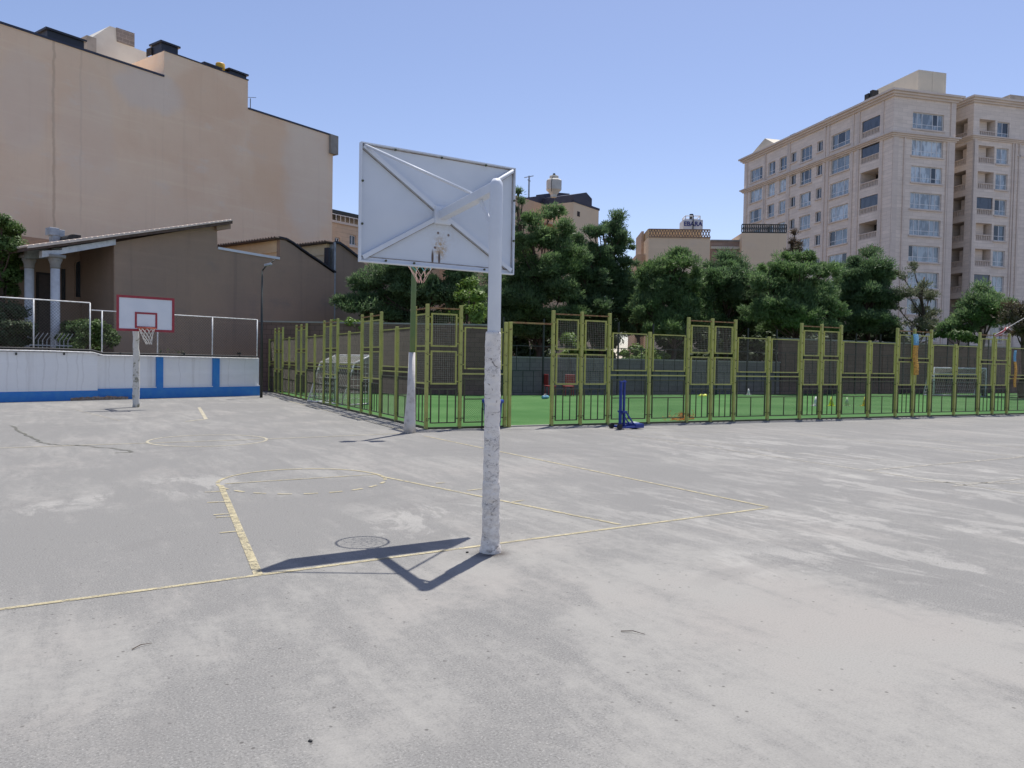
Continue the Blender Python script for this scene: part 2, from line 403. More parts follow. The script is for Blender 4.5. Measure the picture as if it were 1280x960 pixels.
# ------------------------------------------------------------------ world, sun, camera
SUN_TO = Vector((.305, .225, 1.0)).normalized()
sun_el = math.asin(SUN_TO.z); sun_az = math.atan2(SUN_TO.x, SUN_TO.y)
w = bpy.data.worlds.new('World'); scene.world = w; w.use_nodes = True
sky = w.node_tree.nodes.new('ShaderNodeTexSky'); sky.sky_type = 'NISHITA'; sky.sun_disc = False
sky.sun_elevation = sun_el; sky.sun_rotation = sun_az; sky.altitude = 1200; sky.air_density = 1.0; sky.dust_density = 1.6; sky.ozone_density = 2.6
bg = w.node_tree.nodes['Background']; tn = w.node_tree.nodes.new('ShaderNodeMix'); tn.data_type = 'RGBA'; tn.blend_type = 'MULTIPLY'; tn.inputs[0].default_value = 1
tn.inputs[7].default_value = (1.03, .915, .93, 1)      # the camera's slightly lavender white balance
w.node_tree.links.new(sky.outputs[0], tn.inputs[6]); w.node_tree.links.new(tn.outputs[2], bg.inputs[0]); bg.inputs[1].default_value = .119
sun = bpy.data.lights.new('sun', 'SUN'); sun.energy = 3.85; sun.angle = R(.53); sun.color = (1, .955, .89)
so = bpy.data.objects.new('sun', sun); COL.objects.link(so); so.location = (20, 15, 60)
so.rotation_euler = (-SUN_TO).to_track_quat('-Z', 'Y').to_euler()

cd = bpy.data.cameras.new('camera'); cam = bpy.data.objects.new('camera', cd); COL.objects.link(cam)
cd.sensor_width = 36; cd.lens = 36*F/1280; cd.clip_end = 3000; cd.clip_start = .05
mw = Matrix((rt, up, -fw)).transposed().to_4x4(); mw.translation = CAM; cam.matrix_world = mw
scene.camera = cam
vs = scene.view_settings; vs.view_transform = 'Standard'; vs.look = 'None'; vs.gamma = 1; vs.exposure = .53; vs.use_curve_mapping = False
scene.cycles.max_bounces = 8; scene.cycles.transparent_max_bounces = 12; scene.cycles.use_denoising = True

# ------------------------------------------------------------------ ground sheets
def sheet(name, pts, z, m):
    b = MB(); b.add([(p[0], p[1], z) for p in pts], [tuple(range(len(pts)))])
    return tag(b.build(name, m), kind='structure')
sheet('ground', [(-1500,-1500),(1500,-1500),(1500,1500),(-1500,1500)], 0, M['asphalt'])
# fenced pitch: corner and its two directions
CO = Vector((7.70, 15.97, 0)); DX = Vector((.99532, -.09659, 0)); DY = Vector((.0785, .99691, 0))
def cage(s, t, z=0): return CO + DX*s + DY*t + Vector((0,0,z))
TD = 15.3     # depth of the pitch
sheet('turf', [cage(.0,.12)[:], cage(48,.12)[:], cage(48,TD)[:], cage(9.0,TD)[:], cage(0.0,20.2)[:]], .012, M['turf'])
W0 = gnd(0, 503); W1 = gnd(326, 494.5)
WD = (W1-W0).normalized(); WN = Vector((-WD.y, WD.x, 0)); WAZ = math.degrees(math.atan2(WD.x, WD.y))
e = [W0 - WD*60 + WN*.35, W1 + WD*.2 + WN*.35, cage(-.4, 20.9), cage(9, TD+.5), cage(60, TD+.5), cage(220, TD+.4), cage(220, 400), cage(-300, 400)]
sheet('soil', [p[:] for p in e], .006, M['soil'])

# ------------------------------------------------------------------ court markings (paint on the ground, 4 mm sheets)
def strip(b, pts, wd, z=.004):
    pts = [Vector((p[0], p[1], 0)) for p in pts]
    L = []
    for i, p in enumerate(pts):
        d = (pts[min(i+1,len(pts)-1)] - pts[max(i-1,0)]).normalized(); q = Vector((-d.y, d.x, 0))
        L.append((p + q*wd/2, p - q*wd/2))
    for (a, c), (a2, c2) in zip(L, L[1:]):
        b.quad((c.x,c.y,z), (c2.x,c2.y,z), (a2.x,a2.y,z), (a.x,a.y,z))
def G(*pp): return [gnd(x, y) for x, y in pp]
def subdiv(p, q, n): return [p.lerp(q, i/n) for i in range(n+1)]
ylw = MB(); pale = MB(); faint = MB()
a, c = G((0,762),(960,635)); strip(ylw, [a-(c-a)*.5, a, c], .046, .004)
a, c = G((960,634),(530,545)); strip(ylw, [a, c], .05, .0045)
a, c = G((323,719),(276,607)); strip(ylw, [a, c], .066, .005)
a, c = G((775,656),(478,596)); strip(ylw, [a, c], .05, .0048)
# free throw circle
P1, P2 = G((272,604),(480,597)); ctr = (P1+P2)/2; rad = (P1-P2).length/2; a0 = math.atan2((P1-ctr).y, (P1-ctr).x)
arc = lambda t0, t1, n: [ctr + Vector((math.cos(t), math.sin(t), 0))*rad for t in np.linspace(t0, t1, n)]
strip(ylw, arc(a0, a0-PI, 40), .05, .0052)
for k in range(11): strip(ylw, arc(a0+PI*(k+.25)/11, a0+PI*(k+.8)/11, 5), .045, .0052)
strip(ylw, G((281,605),(474,593)), .035, .0056)
for x, y, x2, y2 in ((256,615.5,276,614.5),(259,628.5,282,627.5),(267,644,287,642.5),(270,647,290,646),(274,666.5,296,664.5),(640,628,655,625.5),(584,613.5,602,611.5),(545,604.5,556,603.5)):
    strip(ylw, G((x,y),(x2,y2)), .035, .0054)
# half way line, centre circle, far end
P1, P2 = G((184,552.5),(333,548.5)); c2 = (P1+P2)/2; r2 = (P1-P2).length/2
strip(pale, [c2 + Vector((math.cos(t), math.sin(t), 0))*r2 for t in np.linspace(0, 2*PI, 61)], .05)
strip(pale, G((-20,561),(90,557),(184,554),(333,549),(512,541.5)), .05, .0047)
strip(pale, G((249,509.5),(257.5,524)), .09); strip(pale, G((232,527),(257.5,524)), .07, .0047)
strip(faint, G((95,512.5),(150,526)), .08); strip(faint, G((-5,512.5),(60,511.5),(140,512)), .08, .0047)
strip(pale, G((344,497),(512,540)), .06, .0047)
# tennis / volleyball lines to the right
for x, y, x2, y2, wd in ((785,544,1095,590,.07),(1095,590,1285,618,.07),(1085,588,1285,571,.08),(805,541,980,566,.05),(980,566,1100,575,.05),(1130,602,1290,605,.06),(1000,543,1285,572,.07),(640,533,900,541,.06),(1150,549,1285,560,.07),(1190,608,1285,598,.06)):
    strip(faint, subdiv(*G((x,y),(x2,y2)), 4), wd, .004)
tag(ylw.build('yellow_court_lines', M['line_yellow']), kind='structure')
tag(pale.build('pale_court_lines', M['line_pale']), kind='structure')
tag(faint.build('faint_court_lines', M['line_faint']), kind='structure')
# the long filled crack by the half way line
ck = MB(); pts = G((14,532),(30,541),(43,550),(58,554.5),(75,556.5),(108,557.5),(140,561),(170,565.5),(142,566.5))
fine = []
for p, q in zip(pts, pts[1:]):
    for i in range(5):
        f = i/5; j = .05
        fine.append(p.lerp(q, f) + Vector((random.uniform(-j,j), random.uniform(-j,j), 0)))
strip(ck, fine, .055, .009)
tag(ck.build('ground_crack', m_line('crack_filler', (.145,.145,.115), .42, .6)), kind='structure')

# ------------------------------------------------------------------ foreground hoop
def net_mb(c, r0, r1, h, n=12, lv=5, tr=.006, cols=None, sway=(0,0)):
    b = MB(); c = Vector(c)
    def P(i, k):
        f = k/lv; r = r0 + (r1-r0)*f**.8; t = 2*PI*(i + (.5 if k % 2 else 0))/n
        return c + Vector((r*math.cos(t)+sway[0]*f*f, r*math.sin(t)+sway[1]*f*f, -h*f))
    for k in range(lv):
        for i in range(n):
            o = 0 if k % 2 == 0 else 1
            if cols: b.cur = cols(i, k)
            b.tube([P(i,k), P(i+o,k+1)], tr, 5, False); b.tube([P(i,k), P(i+o-1,k+1)], tr, 5, False)
    return b

PB = Vector((3.25, 5.51, 0))
t = thing('basketball_hoop', 'tall pale basketball hoop seen from behind, plaster-wrapped pole standing on the yellow baseline', 'basketball hoop', PB)
L = lambda x, y, z: (x-PB.x, y-PB.y, z)
b = MB(); b.lathe([(.055,.0),(.055,3.03),(.050,3.07),(.03,3.10)], n=20); pole = b.build('pole', M['white_steel'], t, True)
b = MB(); rng = random.Random(3)
nz, na = 150, 26; vsx = []; fsx = []
ph = [(rng.uniform(0,6.3), rng.uniform(.5,1)) for _ in range(12)]
for i in range(nz+1):
    z = 1.84*i/nz; base = .075 - .010*z/1.84 + (.018*math.exp(-(z/.07)**2)) + .008*math.exp(-((z-.62)/.04)**2)*0
    if z > .60: base -= .004
    if z > 1.25: base += .0035
    for k in range(na):
        q = 2*PI*k/na
        d = .0018*math.sin(3*q+7*z+ph[0][0]) + .0012*math.sin(5*q-19*z+ph[1][0]) + .0014*math.sin(2*q+43*z+ph[2][0]) + .0016*math.sin(61*z+ph[3][0]+q)*math.sin(5*z) + rng.uniform(-.0022,.0022)
        r = base + d*(.9 if z < .6 else .65)
        if i == nz: r = .058
        vsx.append((r*math.cos(q) - .004*z, r*math.sin(q), z))
fsx = [(i*na+k, i*na+(k+1)%na, (i+1)*na+(k+1)%na, (i+1)*na+k) for i in range(nz) for k in range(na)] + [tuple(range(nz*na, nz*na+na))]
b.add(vsx, fsx); wr = b.build('plaster_sleeve', M['wrap'], pole, True)
M['seam'] = simple('rust_shade_seam', (.20,.15,.12), (.4,.36,.33), 16, .9)  # rust on the frame seams, painted shade below the braces
# board
BX0, BX1, BZ0, BZ1, BY = 2.475, 4.095, 2.465, 3.525, 6.6
b = MB(); b.box(BX0, BY, BZ0, BX1, BY+.018, BZ1)
bd = b.build('backboard', M['board'], t, loc=(-PB.x, -PB.y, 0))
b = MB(); e_ = .035
b.box(BX0, BY-e_, BZ0, BX0+.012, BY-.001, BZ1); b.box(BX1-.012, BY-e_, BZ0, BX1, BY-.001, BZ1)
b.box(BX0+.0125, BY-e_, BZ0, BX1-.0125, BY-.001, BZ0+.012); b.box(BX0+.0125, BY-e_, BZ1-.012, BX1-.0125, BY-.001, BZ1)
b.box(BX0+.013, BY-.006, BZ0+.0125, BX1-.013, BY-.0015, BZ0+.045)
fo_ = b.build('frame', M['white_steel'], bd)
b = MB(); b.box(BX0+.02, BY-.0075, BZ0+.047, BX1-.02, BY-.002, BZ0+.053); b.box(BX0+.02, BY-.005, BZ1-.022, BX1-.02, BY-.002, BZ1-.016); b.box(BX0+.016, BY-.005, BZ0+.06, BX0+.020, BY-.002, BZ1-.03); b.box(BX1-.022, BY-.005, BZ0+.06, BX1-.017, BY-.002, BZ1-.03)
b.build('rust_shade_strip', M['seam'], fo_)
hub = Vector((3.30, BY-.03, 2.97))
for (cx_, cz_) in ((BX0+.03,BZ1-.03),(BX1-.03,BZ1-.03),(BX0+.03,BZ0+.04),(BX1-.03,BZ0+.04)):
    b = MB(); q = Vector((cx_, BY-.022, cz_)); h2 = hub.lerp(q, .05); h2.y = BY-.022
    q.y = h2.y = BY-.032; d = (h2-q).normalized(); off = Vector((-d.z, 0, d.x))*.019
    if off.z > 0: off = -off
    b.bar(q, h2, .040, .006, (0,1,0)); b.bar(q-off+Vector((0,.017,0)), h2-off+Vector((0,.017,0)), .006, .028, (0,1,0))
    br = b.build('diagonal_brace', M['white_steel'], bd)
    b = MB(); b.bar(q+off*1.25+Vector((0,.0305,0)), h2+off*1.25+Vector((0,.0305,0)), .007, .0015, (0,1,0)); b.build('rust_shade_strip', M['seam'], br)  # dark strip paints the shadow line below each brace
for x_, z_ in ((2.49,3.18),(2.49,2.80),(2.72,2.49),(3.27,3.50),(2.80,3.50),(3.75,3.50),(3.0,2.49),(3.75,2.49),(4.08,3.2),(4.08,2.8)):
    b = MB(); b.tube([(x_, BY-.045, z_), (x_, BY-.03, z_)], .011, 6); b.build('bolt', M['olive_dark'], bd)
b = MB(); b.bar(L(3.255,5.53,3.035), L(3.295,6.59,2.965), .085, .085); b.bar(L(3.29,6.555,2.965), L(3.29,6.598,2.965), .17, .17)
b.build('arm', M['white_steel'], t, bevel=.008)
for x_, z_ in ((BX0+.03, BZ1-.02), (BX1-.02, BZ1-.02)):
    b = MB(); b.tube([L(3.27, 5.93, 3.05), L(x_, BY-.02, z_)], .0125, 8); b.build('stay', M['white_steel'], t, True)
b = MB(); b.bar(L(3.262,5.80,2.98), L(3.25,5.56,2.70), .045, .010, (1,0,0)); b.build('gusset', M['white_steel'], t)
b = MB(); RC = Vector(L(3.225, 6.90, 2.60)); b.ring(RC, .225, .010, 36, 8)
b.box(RC.x-.06, RC.y-.26, RC.z-.05, RC.x+.06, RC.y-.252, RC.z+.05); b.bar(RC+Vector((-.05,-.25,0)), RC+Vector((-.05,-.21,0)), .014); b.bar(RC+Vector((.05,-.25,0)), RC+Vector((.05,-.21,0)), .014)
rim = b.build('rim', M['orange_rim'], t, True)
net_mb(RC, .20, .03, .25, 8, 4, .0022, lambda i, k: 1 if (k < 2 and i in (0,1,2,9,10,11)) else 0).build('net', [M['cord_pink'], M['cord_blue']], rim)

# ------------------------------------------------------------------ far hoop on the left
P2b = gnd(170, 509)
AZ2 = 78; bx = Vector((math.sin(R(AZ2)), math.cos(R(AZ2)), 0)); 
t = thing('basketball_hoop', 'distant basketball hoop with white red-edged backboard in front of the blue and white wall', 'basketball hoop', P2b, R(90-AZ2))
# local: x along board, -y towards camera
class LF(Frame):
    def __init__(s, o, az):
        s.o = Vector((o.x,o.y,0)); s.az = az; s.x = Vector((math.sin(R(az)), math.cos(R(az)), 0)); s.y = Vector((-s.x.y, s.x.x, 0)); s.rot = R(90-az)
f2 = LF(P2b, AZ2); bv = -1.0
x0, zt = f2.front(146, 369, bv); x1, _ = f2.front(217.5, 372, bv); _, zb = f2.front(181, 414, bv); _, zt = f2.front(181, 371, bv)
xc = (x0+x1)/2
b = MB(); pts = []; rads = []
for i in range(25):
    z = zt*.93*i/24; pts.append((random.uniform(-.012,.012), random.uniform(-.01,.01), z)); rads.append((.105-.02*i/24)*(1+random.uniform(-.06,.06)))
b.tube(pts, rads, 12)
n = NT('flaking_white_pole'); v = n.coord(); n.col(n.mix(n.mapr(n.noise(v, 6, 8, .7), .52, .6), (.62,.6,.55), (.25,.24,.18))); n.rough(.9); M['flaky'] = n.mat
b.build('pole', M['flaky'], t, True)
b = MB(); b.bar((0,0,zt*.88), (xc,bv+.03,(zt+zb)/2+.1), .09); b.bar((0,0,zt*.75), (xc,bv+.03,(zt+zb)/2-.2), .05); b.build('arm', M['white_steel'], t)
b = MB(); b.box(x0, bv, zb, x1, bv+.03, zt); bd2 = b.build('backboard', simple('white_board', (.74,.75,.78), (.68,.7,.74), 2, .5), t)
def rect_frame(b, x0, x1, z0, z1, y0, y1, w):
    b.box(x0,y0,z0,x1,y1,z0+w); b.box(x0,y0,z1-w,x1,y1,z1); b.box(x0,y0,z0+w,x0+w,y1,z1-w); b.box(x1-w,y0,z0+w,x1,y1,z1-w)
b = MB(); rect_frame(b, x0-.012, x1+.012, zb-.012, zt+.012, bv-.012, bv-.002, .07); b.build('border', M['red_paint'], bd2)
tx0, _ = f2.front(168.5, 400, bv); tx1, _ = f2.front(196.5, 400, bv); _, tz1 = f2.front(182, 390.5, bv); _, tz0 = f2.front(182, 410.5, bv)
b = MB(); rect_frame(b, tx0, tx1, tz0, tz1, bv-.010, bv-.002, .055); b.build('target_square', M['red_paint'], bd2)
rx, rz = f2.front(184.5, 410.5, bv-.4)
b = MB(); b.ring((rx, bv-.34, rz), .235, .016, 32, 8); b.box(rx-.08, bv-.11, rz-.04, rx+.08, bv-.013, rz+.02); rim = b.build('rim', M['orange_rim'], t, True)
net_mb((rx, bv-.34, rz), .22, .075, .46, 10, 5, .008, None, (.06, 0)).build('net', M['cord_white'], rim)

# ------------------------------------------------------------------ floodlight post at the cage corner
P3 = gnd(513, 541)
t = thing('floodlight_post', 'green floodlight post with white flared base standing at the corner of the olive cage', 'floodlight post', P3)
b = MB(); b.tube([(0,0,0),(.03,0,3.0),(.06,0,5.25)], [.06,.058,.05], 12); b.build('pole', M['green_post'], t, True)
b = MB(); b.tube([(-.02,0,0),(-.02,0,.25),(-.005,0,.6),(.005,0,.9),(.012,0,1.75)], [.135,.125,.105,.088,.07], 10)
b.build('base_sleeve', simple('whitewashed_concrete', (.62,.58,.54), (.36,.32,.28), 7, .9, bump=.5, bscale=20, lo=.45, hi=.8), t, True)
b = MB(); b.bar((-.3,.12,5.2), (.38,-.12,5.2), .05); b.build('crossbar', M['green_post'], t)
for s_ in (-.22, .3):
    b = MB(); b.box(s_-.14, -.16-s_*.35, 5.24, s_+.14, .02-s_*.35, 5.44); b.build('floodlight', M['dark_metal'], t, bevel=.02)

# ------------------------------------------------------------------ olive cage fence
def chain(b, x0, x1, z0, z1, step, r, y=0):
    """diagonal chain-link wires clipped to a rectangle"""
    W = x1-x0; H = z1-z0; k = -H
    while k < W:
        for sgn in (0, 1):
            a0 = max(k, 0); a1 = min(k+H, W)
            if a1 - a0 > .01:
                za, zb2 = a0-k, a1-k
                if sgn: za, zb2 = H-za, H-zb2
                b.bar((x0+a0, y+sgn*r*1.2, z0+za), (x0+a1, y+sgn*r*1.2, z0+zb2), r*2)
        k += step
def sq_mesh(b, x0, x1, z0, z1, step, r, y=0):
    x = x0+step/2
    while x < x1: b.box(x-r, y-r, z0, x+r, y+r, z1); x += step
    z = z0+step/2
    while z < z1: b.box(x0, y+r, z-r, x1, y+3*r, z+r); z += step
def fr(b, x0, x1, z0, z1, w=.035, d=.035): rect_frame(b, x0, x1, z0, z1, -d/2, d/2, w)

def mk_narrow(a):
    g = .095; ps = []
    for (z0, z1, lug) in ((1.90,2.67,(2.58,1.98)),(1.03,1.81,(1.72,1.1))):
        b = MB(); fr(b, g, a-g, z0, z1, .033)
        for z in lug: b.box(.035,-.008,z-.012,g+.002,.008,z+.012); b.box(a-g-.002,-.008,z-.012,a-.035,.008,z+.012)
        p = b.build('mesh_panel', M['olive_paint']); b = MB(); sq_mesh(b, g+.03, a-g-.03, z0+.03, z1-.03, .052, .0022, .004)
        b.build('wire_mesh', M['wire'], p); ps.append(p)
    b = MB(); fr(b, g, a-g, .13, .93, .025); W = a-2*g
    for f in (.34,.66): b.box(g+W*f-.011,-.011,.154,g+W*f+.011,.011,.906)
    for z in (.24,.82): b.box(.035,-.008,z-.012,g+.002,.008,z+.012); b.box(a-g-.002,-.008,z-.012,a-.035,.008,z+.012)
    ps.append(b.build('lower_panel', M['olive_dark']))
    b = MB(); b.box(.036,-.014,2.77,a-.036,.014,2.80); ps.append(b.build('top_rail', M['olive_rust']))
    return ps
def mk_wide(wd):
    g = .10; b = MB(); fr(b, g, wd-g, 1.39, 2.38, .028); ps = []
    for z in (2.28,1.5): b.box(.035,-.008,z-.012,g+.002,.008,z+.012); b.box(wd-g-.002,-.008,z-.012,wd-.035,.008,z+.012)
    p = b.build('mesh_panel', M['olive_paint']); b = MB(); chain(b, g+.026, wd-g-.026, 1.415, 2.355, .052, .0013); b.build('wire_mesh', M['wire_fine'], p); ps.append(p)
    b = MB(); b.box(.036,-.016,1.265,wd-.036,.016,1.297); ps.append(b.build('middle_rail', M['olive_paint']))
    b = MB(); fr(b, g, wd-g, .13, 1.17, .025); b.box(g+.023,-.011,.675,wd-g-.023,.011,.70); m_ = wd/2; b.box(m_-.011,-.0105,.154,m_+.011,.0105,.676)
    for z in (1.06,.24): b.box(.035,-.008,z-.012,g+.002,.008,z+.012); b.box(wd-g-.002,-.008,z-.012,wd-.035,.008,z+.012)
    p = b.build('lower_panel', M['olive_dark']); b = MB(); chain(b, g+.023, wd-g-.023, .155, 1.145, .052, .0011); b.build('wire_mesh', M['wire_fine'], p); ps.append(p)
    return ps
def mk_post(h):
    b = MB(); b.box(-.038,-.038,0,.038,.038,h); p = b.build('post', M['olive_paint'], bevel=.006)
    b = MB()
    for z in (.2,.24,1.1,1.5,1.72,2.28,2.58):
        if z < h-.05: b.tube([(0,-.065,z),(0,-.037,z)], .012, 6); b.tube([(.0375,0,z),(.062,0,z)], .011, 6)
    b.build('bolts', M['olive_dark'], p); return p
proto = {}
def cage_fence(name, label, origin, yaw, sides):
    """sides: list of ('post', s, kind, a) / ('panel', s, kind)"""
    t = thing(name, label, 'fence', origin, yaw)
    for it in sides:
        key = (it[0],)+it[2:]
        if key not in proto:
            os_ = [mk_post(it[2])] if it[0] == 'post' else (mk_narrow(it[2]) if it[3] == 'n' else mk_wide(it[2]))
            proto[key] = os_
            for o in os_: o.parent = t; o.location = (it[1],0,0)
        else:
            for o in proto[key]: copy_part(o, t, (it[1],0,0))
    return t
TALL, SHORT = 2.87, 2.43
def run(s, a, w, n):
    out = []; 
    for i in range(n):
        out += [('post', s, TALL), ('panel', s, a, 'n'), ('post', s+a, TALL), ('panel', s+a, a, 'n'), ('post', s+2*a, TALL), ('panel', s+2*a, w, 'w'), ('post', s+2*a+w, SHORT), ('panel', s+2*a+w, w, 'w')]
        s += 2*a+2*w
    return out, s
yaw = math.atan2(DX.y, DX.x)
def rail_base(t, s0, s1):
    b = MB(); b.box(s0,-.03,.0,s1,.03,.045); b.build('base_rail', M['olive_dark'], t)
t = cage_fence('cage_fence', 'short run of olive cage fence between the floodlight post and the open gateway', CO, yaw,
    [('post',-.05,TALL),('panel',-.05,.83,'n'),('post',.78,TALL),('panel',.78,1.17,'w'),('post',1.95,2.53)])
rail_base(t, 0, 1.95)
sd, se = run(3.25, .83, 1.28, 8)
t = cage_fence('cage_fence', 'long run of olive mesh cage fence stretching right from the gateway past the blue stand', CO, yaw, sd+[('post', se, TALL)])
rail_base(t, 3.2, se)
b = MB(); b.box(2.1,-.02,2.51,3.212,.02,2.55); b.build('gate_lintel', M['olive_rust'], t)
b = MB(); b.box(2.03,-.04,0,2.11,.04,2.54); b.build('gate_post', M['olive_paint'], t, bevel=.006)
yawl = math.atan2(DY.y, DY.x)
sd, se = run(3.55, .90, 1.36, 4)
t = cage_fence('cage_fence', 'left side run of olive cage fence receding from the corner towards the dark lamp post', CO, yawl,
    [('panel',.05,.90,'n'),('post',.95,TALL),('panel',.95,1.28,'w'),('post',2.25,SHORT),('panel',2.25,1.28,'w')]+sd[:-1])
rail_base(t, 0.05, 20.2)
b = MB(); b.box(-.12,.05,0,.22,.32,1.85)  # masonry stub at the end of the white wall
st = thing('gate_pillar', 'whitish masonry pillar closing the gap between blue wall and left cage fence', 'pillar', cage(-.35,20.6), yaw)
b.build('shaft', M['concrete'], st); b = MB(); b.box(-.15,.02,1.85,.25,.35,1.9); b.build('cap', M['white_paint'], st)
# kerb under the front fence
b = MB(); b.prism([(0,0),(0,.03),(41,.03),(41,0)], .04, .14)
k = b.build('kerb', M['concrete']); k.location = CO; k.rotation_euler = (0,0,yaw); tag(k, kind='structure')

# things along the fence ------------------------------------------------
S = gnd(781, 536)
t = thing('net_stand', 'blue wheeled volleyball net stand parked on the asphalt before the fence', 'net stand', S, R(-5))
b = MB(); b.box(-.16,-.04,.06,-.12,.04,1.15); b.box(-.06,-.03,.06,-.02,.03,1.18); b.box(-.17,-.045,1.13,0,.045,1.16); b.build('mast', M['blue_steel'], t, bevel=.005)
b = MB(); b.box(-.22,-.2,.03,.36,-.14,.08); b.box(-.22,.14,.03,.36,.2,.08); b.box(.18,-.21,.03,.42,.21,.13); b.box(-.22,-.14,.03,-.16,.14,.08); b.build('base_frame', M['blue_steel'], t, bevel=.006)
b = MB(); b.bar((-.05,-.1,.42),(.2,-.1,.1),.03); b.bar((-.05,.1,.42),(.2,.1,.1),.03); b.bar((-.08,-.1,.08),(-.08,-.1,.42),.025); b.bar((-.1,.1,.08),(-.1,.1,.42),.025); b.box(-.14,-.12,.40,-.02,.12,.44); b.build('strut', M['blue_steel'], t)
b = MB(); b.tube([(-.27,-.2,.07),(-.27,-.15,.07)], .07, 16); b.build('wheel', M['black'], t)
b = MB(); b.tube([(-.27,.15,.07),(-.27,.2,.07)], .07, 16); b.build('wheel', M['black'], t)
b = MB(); b.box(.2,-.12,.13,.34,.10,.16); b.build('counterweight', M['white_steel'], t)
S = CO + DX*1.44 - DY*.40
t = thing('litter_bin', 'blue plastic litter bin half hidden behind the plaster-wrapped hoop pole', 'bin', S, yaw)
b = MB(); b.lathe([(.17,.05),(.18,.06),(.225,.62),(.235,.63)], n=4*6); b.build('body', M['blue_plastic'], t, True)
b = MB(); b.lathe([(.255,.62),(.26,.64),(.26,.68),(.24,.70),(.05,.73)], n=24); b.build('lid', M['blue_plastic'], t, True)
b = MB()
for x_ in (-.2,.2): b.tube([(x_,.15,0),(x_,.15,.5)], .018, 8)
b.bar((-.2,.15,.45),(.2,.15,.45),.02); b.build('stand', M['dark_metal'], t)
# banners
def banner(px0, px1, py0, pyb, py1, label, off=-.10):
    fx = LF(CO, math.degrees(math.atan2(DX.x, DX.y)))
    u0, z0 = fx.front((px0+px1)/2, py0, off); _, zb_ = fx.front((px0+px1)/2, pyb, off); u1, z1 = fx.front((px0+px1)/2, py1, off)
    wd = (px1-px0)/F*(fx.world(u0, off)-CAM).dot(fw)*1.06
    t = thing('banner', label, 'banner', fx.world(u0, off), yaw, 'vertical banners on the fence')
    def cloth(za, zb3, m, nm, par):
        b = MB(); n = 14
        for i in range(n):
            f0, f1 = i/n, (i+1)/n; za_, zb_2 = za+(zb3-za)*f0, za+(zb3-za)*f1
            y0_, y1_ = .02*math.sin(za_*7), .02*math.sin(zb_2*7); sl = (u1-u0)
            x0_ = sl*(z0-za_)/(z0-z1); x1_ = sl*(z0-zb_2)/(z0-z1)
            vv = [(x0_-wd/2,y0_,za_),(x0_+wd/2,y0_+.015,za_),(x1_+wd/2,y1_+.015,zb_2),(x1_-wd/2,y1_,zb_2)]
            b.add(vv+[(x,y+.004,z) for x,y,z in vv], [(0,1,2,3),(7,6,5,4),(0,4,5,1),(1,5,6,2),(2,6,7,3),(3,7,4,0)])
        return b.build(nm, m, par, True)
    n = NT('orange_banner_cloth'); v = n.coord((9,1,14))
    n.col(n.mix(n.mapr(n.noise(v, 1.6, 2), .54, .6, 0, .8), (.55,.30,.05), (.2,.11,.03))); n.rough(.8)
    cloth(zb_, z1, n.mat, 'orange_field', t)
    n = NT('blue_banner_cloth'); v = n.coord((9,1,14)); n.col(n.mix(n.mapr(n.noise(v, 1.6, 2), .52, .6, 0, .7), (.10,.30,.48), (.3,.45,.5))); n.rough(.8)
    cloth(z0, zb_, n.mat, 'blue_header', t)
banner(1140, 1150, 417.5, 431.5, 468.5, 'wider orange banner with blue top hanging on the cage post before the goal')
banner(1266.5, 1272.5, 438, 452, 484, 'narrow orange banner with grey-blue top hanging near the right picture edge')
fx = LF(CO, math.degrees(math.atan2(DX.x, DX.y)))
u0, z0 = fx.front(1243, 419, -.06); u1, z1 = fx.front(1262, 408, -.06); u2, z2 = fx.front(1300, 386, -.06)
t = thing('rope', 'red and white cloth tied along a rope above the right-hand fence posts', 'rope', fx.world(u0,-.06), yaw)
b = MB(); b.tube([(0,0,z0),(u1-u0,0,z1),(u2-u0,-.02,z2)], .008, 6); b.build('cord', M['cord_white'], t)
for q, (mm, o_) in enumerate(((M['red_plastic'],.0),(M['cord_white'],.07),(M['red_plastic'],.10))):
    b = MB(); b.tube([(.02*q,0,z0-.02-o_*.3),((u1-u0)*.5,.01,(z0+z1)/2-.06-o_*.5),(u1-u0-.1*q,0,z1-.01-o_*.3)], [.015,.04,.015], 8); b.build('cloth_strip', mm, t, True)

# ------------------------------------------------------------------ pitch furniture
def goal(label, o, rot, w, h, d, hb, mat):
    t = thing('football_goal', label, 'football goal', o, rot)
    b = MB(); r = .045; b.tube([(-w/2,0,0),(-w/2,0,h),(w/2,0,h),(w/2,0,0)], r, 8); b.build('goal_frame', mat, t, True)
    b = MB(); r = .028
    for s_ in (-1,1): b.tube([(s_*w/2,0,h),(s_*w/2,d*.55,hb),(s_*w/2,d,0),(s_*w/2,0,.03)], r, 6)
    b.tube([(-w/2,d*.55,hb),(w/2,d*.55,hb)], r, 6); b.tube([(-w/2,d,.03),(w/2,d,.03)], r, 6); b.build('rear_frame', mat, t, True)
    b = MB(); n = int(w/.12)
    for i in range(n+1):
        x = -w/2+w*i/n; b.tube([(x,0,h),(x,d*.55,hb),(x,d,.02)], .006, 4, False)
    for k in range(14):
        f = k/13
        p = (0,d*.55*f*2,h+(hb-h)*f*2) if f < .5 else (0,d*.55+d*.45*(f-.5)*2,hb*(1-(f-.5)*2))
        b.tube([(-w/2,p[1],p[2]),(w/2,p[1],p[2])], .006, 4, False)
        for s_ in (-1,1): b.tube([(s_*w/2,0,p[2]*.98),(s_*w/2,p[1],p[2])], .006, 4, False)
    for s_ in (-1,1):
        for k in range(7): y = d*k/7; b.tube([(s_*w/2,y,0),(s_*w/2,y,h+(hb-h)*min(1,y/(d*.55)) if y < d*.55 else hb*(d-y)/(d*.45))], .006, 4, False)
    b.build('net', M['cord_white'], t); return t
gp = at(440, 460, 27.5)
